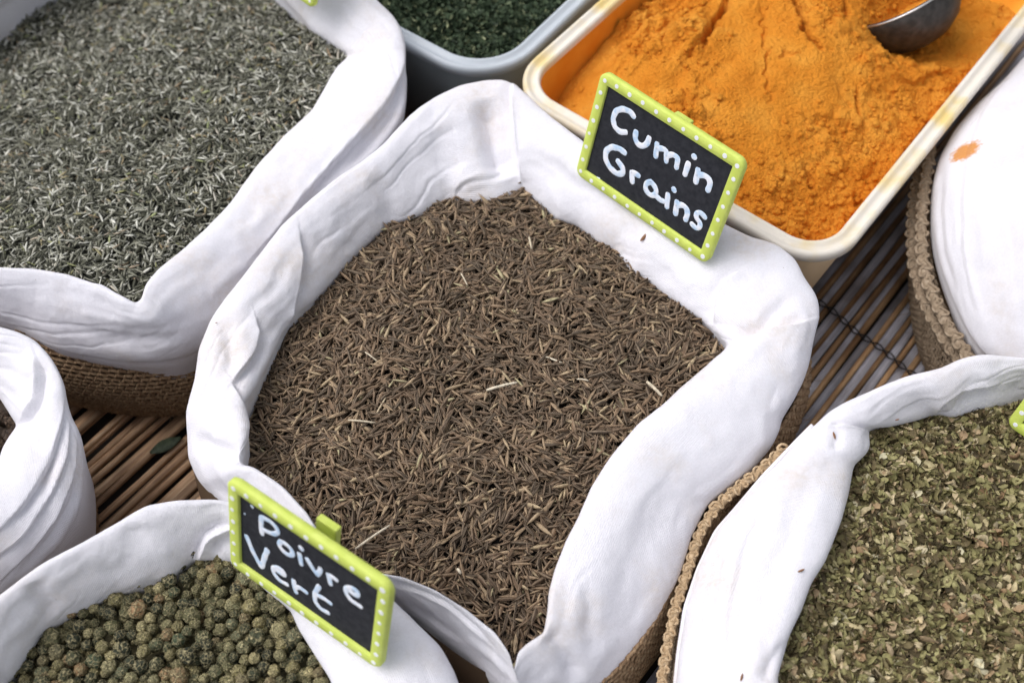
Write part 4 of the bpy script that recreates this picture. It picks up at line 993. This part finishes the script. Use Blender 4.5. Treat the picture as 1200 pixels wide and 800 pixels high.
def sign(corners, label, words, writing_px, seed, peg=(-.003, -.0045), gname='small chalkboard price signs with green dotted frames', marks=()):
    TLc, TRc, BRc, BLc = [np.array(c) for c in corners]
    C = (TLc + TRc + BRc + BLc) / 4; fw = .0042; w = np.linalg.norm(TRc - TLc); h = np.linalg.norm(TLc - BLc)
    ex = (TRc - TLc) / w; ey = (TLc - BLc) / h; w += 2 * fw; h += 2 * fw; ez = np.cross(ex, ey); ey = np.cross(ez, ex); Rw = np.stack([ex, ey, ez], 1)
    root = empty('chalkboard_sign', C); root.rotation_euler = Matrix(Rw.tolist()).to_euler(); tag(root, label, 'sign', gname)
    def lk(name, V, Fc, mat, smooth=True):
        return link(name, mesh_data(name, V, Fc, mat, smooth=smooth), root)
    rc = .0035; N_ = 8
    def rr(d, r): q = rounded_rect(w - 2 * d, h - 2 * d, r, N_); return q + d - np.array([w / 2, h / 2])
    prof = [(.0006, -.0030, rc), (0, -.0024, rc), (0, -.0006, rc), (.0006, 0, rc - .0005), (fw - .0003, 0, .0006), (fw, -.0003, .0004), (fw, -.0014, .0004)]
    rings = [np.c_[rr(d, r_), np.full(4 * N_, z)] for d, z, r_ in prof]
    Vf = np.stack(rings, 1).reshape(-1, 3); fr = lk('frame', Vf, grid_faces(4 * N_, len(prof), True), M['green'])
    bd = rr(fw - .0003, .0004); bv = np.r_[np.c_[bd, np.full(len(bd), -.0011)], np.c_[bd, np.full(len(bd), -.0028)]]; k = len(bd)
    q = [(i, (i + 1) % k, k + (i + 1) % k, k + i) for i in range(k)]
    me = bpy.data.meshes.new('board'); me.from_pydata(bv.tolist(), [], [list(range(k)), list(range(2 * k - 1, k - 1, -1))] + [list(x)[::-1] for x in q]); me.update(); me.materials.append(M['board']); link('board', me, root)
    # dots
    parts = []; dd = fw / 2; W2, H2 = w / 2 - dd, h / 2 - dd; nx, ny = 10, 7
    cen = [(-W2 + 2 * W2 * (i + .0) / nx, s * H2) for i in range(nx + 1) for s in (-1, 1)] + [(s * W2, -H2 + 2 * H2 * i / ny) for i in range(1, ny) for s in (-1, 1)]
    for (x, y) in cen:
        if abs(x) > W2 - .001 and abs(y) > H2 - .001: x *= .985; y *= .97
        r_ = .00082 * (1 + .08 * rng.normal()); x += rng.normal() * .0001; y += rng.normal() * .0001; a = np.linspace(0, 2 * math.pi, 12, endpoint=False)
        V = np.r_[[[x, y, .00012]], np.c_[x + r_ * np.cos(a), y + r_ * np.sin(a), np.full(12, .00010)], np.c_[x + r_ * 1.02 * np.cos(a), y + r_ * 1.02 * np.sin(a), np.full(12, -.0001)]]
        i = np.arange(12); parts.append((V, np.stack([1 + i, 13 + i, 13 + (i + 1) % 12, 1 + (i + 1) % 12], -1), np.stack([i * 0, 1 + i, 1 + (i + 1) % 12], -1)))
    v, f = join(parts); o = lk('painted_dots', v, f, M['dot'], smooth=False)
    # handwriting: photograph spots carried onto the board's own plane
    def topl(px, py):
        px = np.asarray(px, float); py = np.asarray(py, float)
        r = FW + RT * ((px - 600) / F)[:, None] + UP * ((400 - py) / F)[:, None]; c0 = C - ez * .0011
        t = ((c0 - CAM) @ ez) / (r @ ez); X = CAM + r * t[:, None]; return (X - C) @ ex, (X - C) @ ey
    for wd, strokes in writing_px:
        for li, (wid, st) in enumerate(strokes):
            parts = []
            for s_ in st:
                a = np.array(s_, float); lx, ly = topl(a[:, 0], a[:, 1]); v, q, t = stroke(np.stack([lx, ly], -1), wid, .00012); v[:, 2] += -.0011 + .00002; parts.append((v, q, t))
            v, f = join(parts); o = lk('letter', v, f, M['chalk'])
    # wooden peg behind, its ends above and below the frame
    def bx(x0, x1, y0, y1, z0, z1, name):
        V, Fc = boxmesh(x0, x1, y0, y1, z0, z1); o = lk(name, V, Fc, M['green'], smooth=False); b_ = o.modifiers.new('b', 'BEVEL'); b_.width = .0004; b_.segments = 2; return o
    bx(-.0040, .0035, -h / 2 - .004, h / 2 + peg[0], -.0062, -.0034, 'peg_arm')
    bx(-.0040, .0035, -h / 2 - .004, h / 2 + peg[1], -.0115, -.0090, 'peg_arm')
    bx(-.0025, .002, -.004, .002, -.0095, -.0062, 'peg_spring')
    return root
def c1(*pts): return [(690 + x / 7.5, 110 + y / 7.5) for x, y in pts]
def c2(*pts): return [(690 + x / 7.5, 180 + y / 7.5) for x, y in pts]
def p3(*pts): return [(275 + x / 7.5, 590 + y / 7.5) for x, y in pts]
def p4(*pts): return [(275 + x / 7.5, 640 + y / 7.5) for x, y in pts]
w1 = .0023
cumin_word = [('Cumin', [
 (w1, [c1((395,200),(368,158),(300,132),(240,148),(212,215),(226,290),(272,336),(325,338))]),
 (w1, [c1((415,335),(405,390),(432,447),(475,463),(515,437),(530,388))]),
 (w1 * .95, [c1((588,550),(600,440)), c1((605,480),(640,478),(685,500),(680,592)), c1((690,545),(735,530),(785,562),(770,648))]),
 (w1, [c1((875,612),(845,708)), c1((922,548),(930,560))]),
 (w1, [c2((940,250),(960,142)), c2((958,190),(1010,188),(1060,222),(1068,270),(1046,322))])]),
 ('Grains', [
 (w1 * 1.05, [c1((316,518),(270,482),(200,466),(150,502),(146,572),(185,650),(250,706),(302,700),(300,650),(256,592))]),
 (w1, [c2((382,248),(378,165)), c2((385,168),(420,180),(456,212))]),
 (w1 * .95, [c2((545,248),(502,262),(496,310),(530,362),(575,372),(598,330),(575,280),(545,248)), c2((590,370),(638,418),(672,420))]),
 (w1 * .95, [c2((695,360),(686,468)), c2((745,310),(752,326))]),
 (w1, [c2((762,528),(775,425)), c2((778,455),(825,448),(865,488),(868,535),(850,580))]),
 (w1 * .9, [c2((1022,562),(985,516),(945,520),(942,565),(982,608),(975,650),(945,660),(905,618))]),
 (.0007, [c2((65,208),(95,220))])])]
w2 = .0018
poivre_word = [('Poivre', [
 (w2, [p3((240,262),(232,195),(235,118)), p3((240,118),(310,150),(368,208),(385,255),(335,265),(262,232))]),
 (w2, [p3((405,330),(386,360),(430,420),(480,455),(515,448),(500,400),(450,350),(405,330))]),
 (w2, [p3((570,440),(585,528)), p3((578,382),(590,398))]),
 (w2, [p3((638,485),(690,575),(728,622)), p3((730,618),(762,572),(745,558))]),
 (w2, [p3((825,622),(842,702)), p3((832,628),(880,655),(918,690))]),
 (w2, [p4((1020,398),(1085,442),(1080,392),(1030,360),(980,360),(975,402),(1020,470),(1108,528))])]),
 ('Vert', [
 (w2 * 1.1, [p3((105,285),(160,420),(232,552)), p3((240,550),(262,470),(288,405))]),
 (w2, [p4((372,212),(446,262),(430,220),(382,180),(336,186),(342,232),(392,296),(462,334))]),
 (w2, [p4((520,298),(525,360),(540,400)), p4((535,362),(560,350),(630,402))]),
 (w2, [p4((742,348),(705,410),(705,480),(755,548),(822,582)), p4((722,425),(780,452),(842,498))]),
 (.0009, [p3((148,18),(160,30))]), (.0005, [p3((88,86),(92,90))])])]
s1 = sign([[.0342, .0817, .1225], [.0746, .042, .1239], [.0683, .0344, .0875], [.0279, .074, .0861]], 'small black sign with lime green dotted frame, lettered Cumin Grains on the middle sack', 'Cumin Grains', cumin_word, 1)
s2 = sign([[-.0774, -.0779, .1207], [-.0361, -.106, .1212], [-.0411, -.1139, .0893], [-.0823, -.0859, .0888]], 'small black sign with lime green dotted frame, lettered Poivre Vert on the lower left sack', 'Poivre Vert', poivre_word, 2, peg=(-.006, -.0062))
def blank_sign(px, py, z, corner, label):
    # same board standing almost wholly outside the frame; corner = which of its corners shows
    a = np.array([[.0342, .0817, .1225], [.0746, .042, .1239], [.0683, .0344, .0875], [.0279, .074, .0861]]); a = a - a[corner] + P(px, py, z)
    return sign(a.tolist(), label, '', [], 3)
blank_sign(1197, 497, .074, 3, 'green dotted corner of a sign stuck in the crushed herb at the right edge')
blank_sign(360, -4, .092, 2, 'tip of a lime green sign frame showing above the thyme sack at the top edge')

# ------------------------------------------------------------------ small things lying about
def surf_z(objs, px, py):
    best = None
    for o in objs:
        V = np.empty(len(o.data.vertices) * 3, np.float32); o.data.vertices.foreach_get('co', V); V = V.reshape(-1, 3) + np.array(o.parent.location if o.parent else (0, 0, 0))
        x, y = proj(V); d = (x - px) ** 2 + (y - py) ** 2; m = d < 16
        if m.any():
            k = np.where(m)[0][np.argmax(V[m][:, 2])]
            if best is None or V[k, 2] > best[2]: best = V[k]
    return best
linings = [o for o in COL.objects if o.name.startswith('cotton')]
gv, gf, gr = grain_template(.05, 6, 6, .7)
for (px, py, ln, an, lab) in ((751, 281, .0042, 50, 'single brown cumin seed lying on the white cloth just below the Cumin Grains sign'),
        (941, 668, .0024, 20, 'small brown flake on the white cloth beside the crushed herb'),
        (866, 795, .0024, 70, 'brown flake on the white cloth at the bottom edge by the herb sack'),
        (981, 511, .0026, 100, 'thin brown fibre on the white cloth fold at the top of the herb sack'),
        (252, 382 + 530 - 530, .0010, 0, 'tiny dark speck of spice on the cloth left of the cumin seeds'),
        (1052, 496, .0016, 10, 'tiny dark crumb on the far rim of the herb sack')):
    b_ = surf_z(linings, px, py)
    if b_ is None: continue
    o = link('spice_flake', mesh_data('spice_flake', gv * np.array([ln, ln * .34, ln * .3]), gf, M['brownseed'])); o.location = b_ + np.array([0, 0, .0004]); o.rotation_euler = (0, -.2, math.radians(an))
    tag(o, lab, 'spice flake')
for (px, py, px2, py2, r_, lab) in ((570, 457, 606, 448, .00055, 'thick pale straw stem lying on the cumin near the middle'), (408, 492, 443, 496, .00035, 'thin pale straw lying flat on the cumin, left of the middle'),
        (452, 466, 441, 485, .0003, 'short pale straw standing out of the cumin, left of the middle'), (758, 447, 776, 464, .0006, 'short white husk on the cumin beside the right hand cloth'),
        (427, 412, 443, 424, .0003, 'short straw crossing the cumin in its left half'), (640, 418, 668, 430, .00035, 'pale straw lying just right of the middle of the cumin'),
        (676, 444, 690, 446, .0003, 'tiny straw piece on the cumin right of the middle'), (416, 643, 457, 615, .0004, 'long brown stalk on the cumin above the Poivre Vert sign'),
        (536, 666, 540, 672, .0005, 'white chip low in the cumin near the bottom'), (620, 278, 623, 292, .0004, 'yellowish straw near the top of the cumin'), (540, 320, 548, 335, .0003, 'fine pale straw in the upper half of the cumin')):
    zA = .0718 - .006 * sstep(430, 700, py); X = np.stack([P(px, py, zA + .001), P((px + px2) / 2, (py + py2) / 2 - 1, zA + .0016), P(px2, py2, zA + .0004)]); X = spline(X, 8)
    v, q, t = tube(X, [r_ * .7, r_, r_, r_, r_, r_, r_, r_ * .6], 6); o = obj('straw_piece', v, [q, t], M['pale'], attrs={'rnd': np.full(len(v), rng.random())}); tag(o, lab, 'straw')
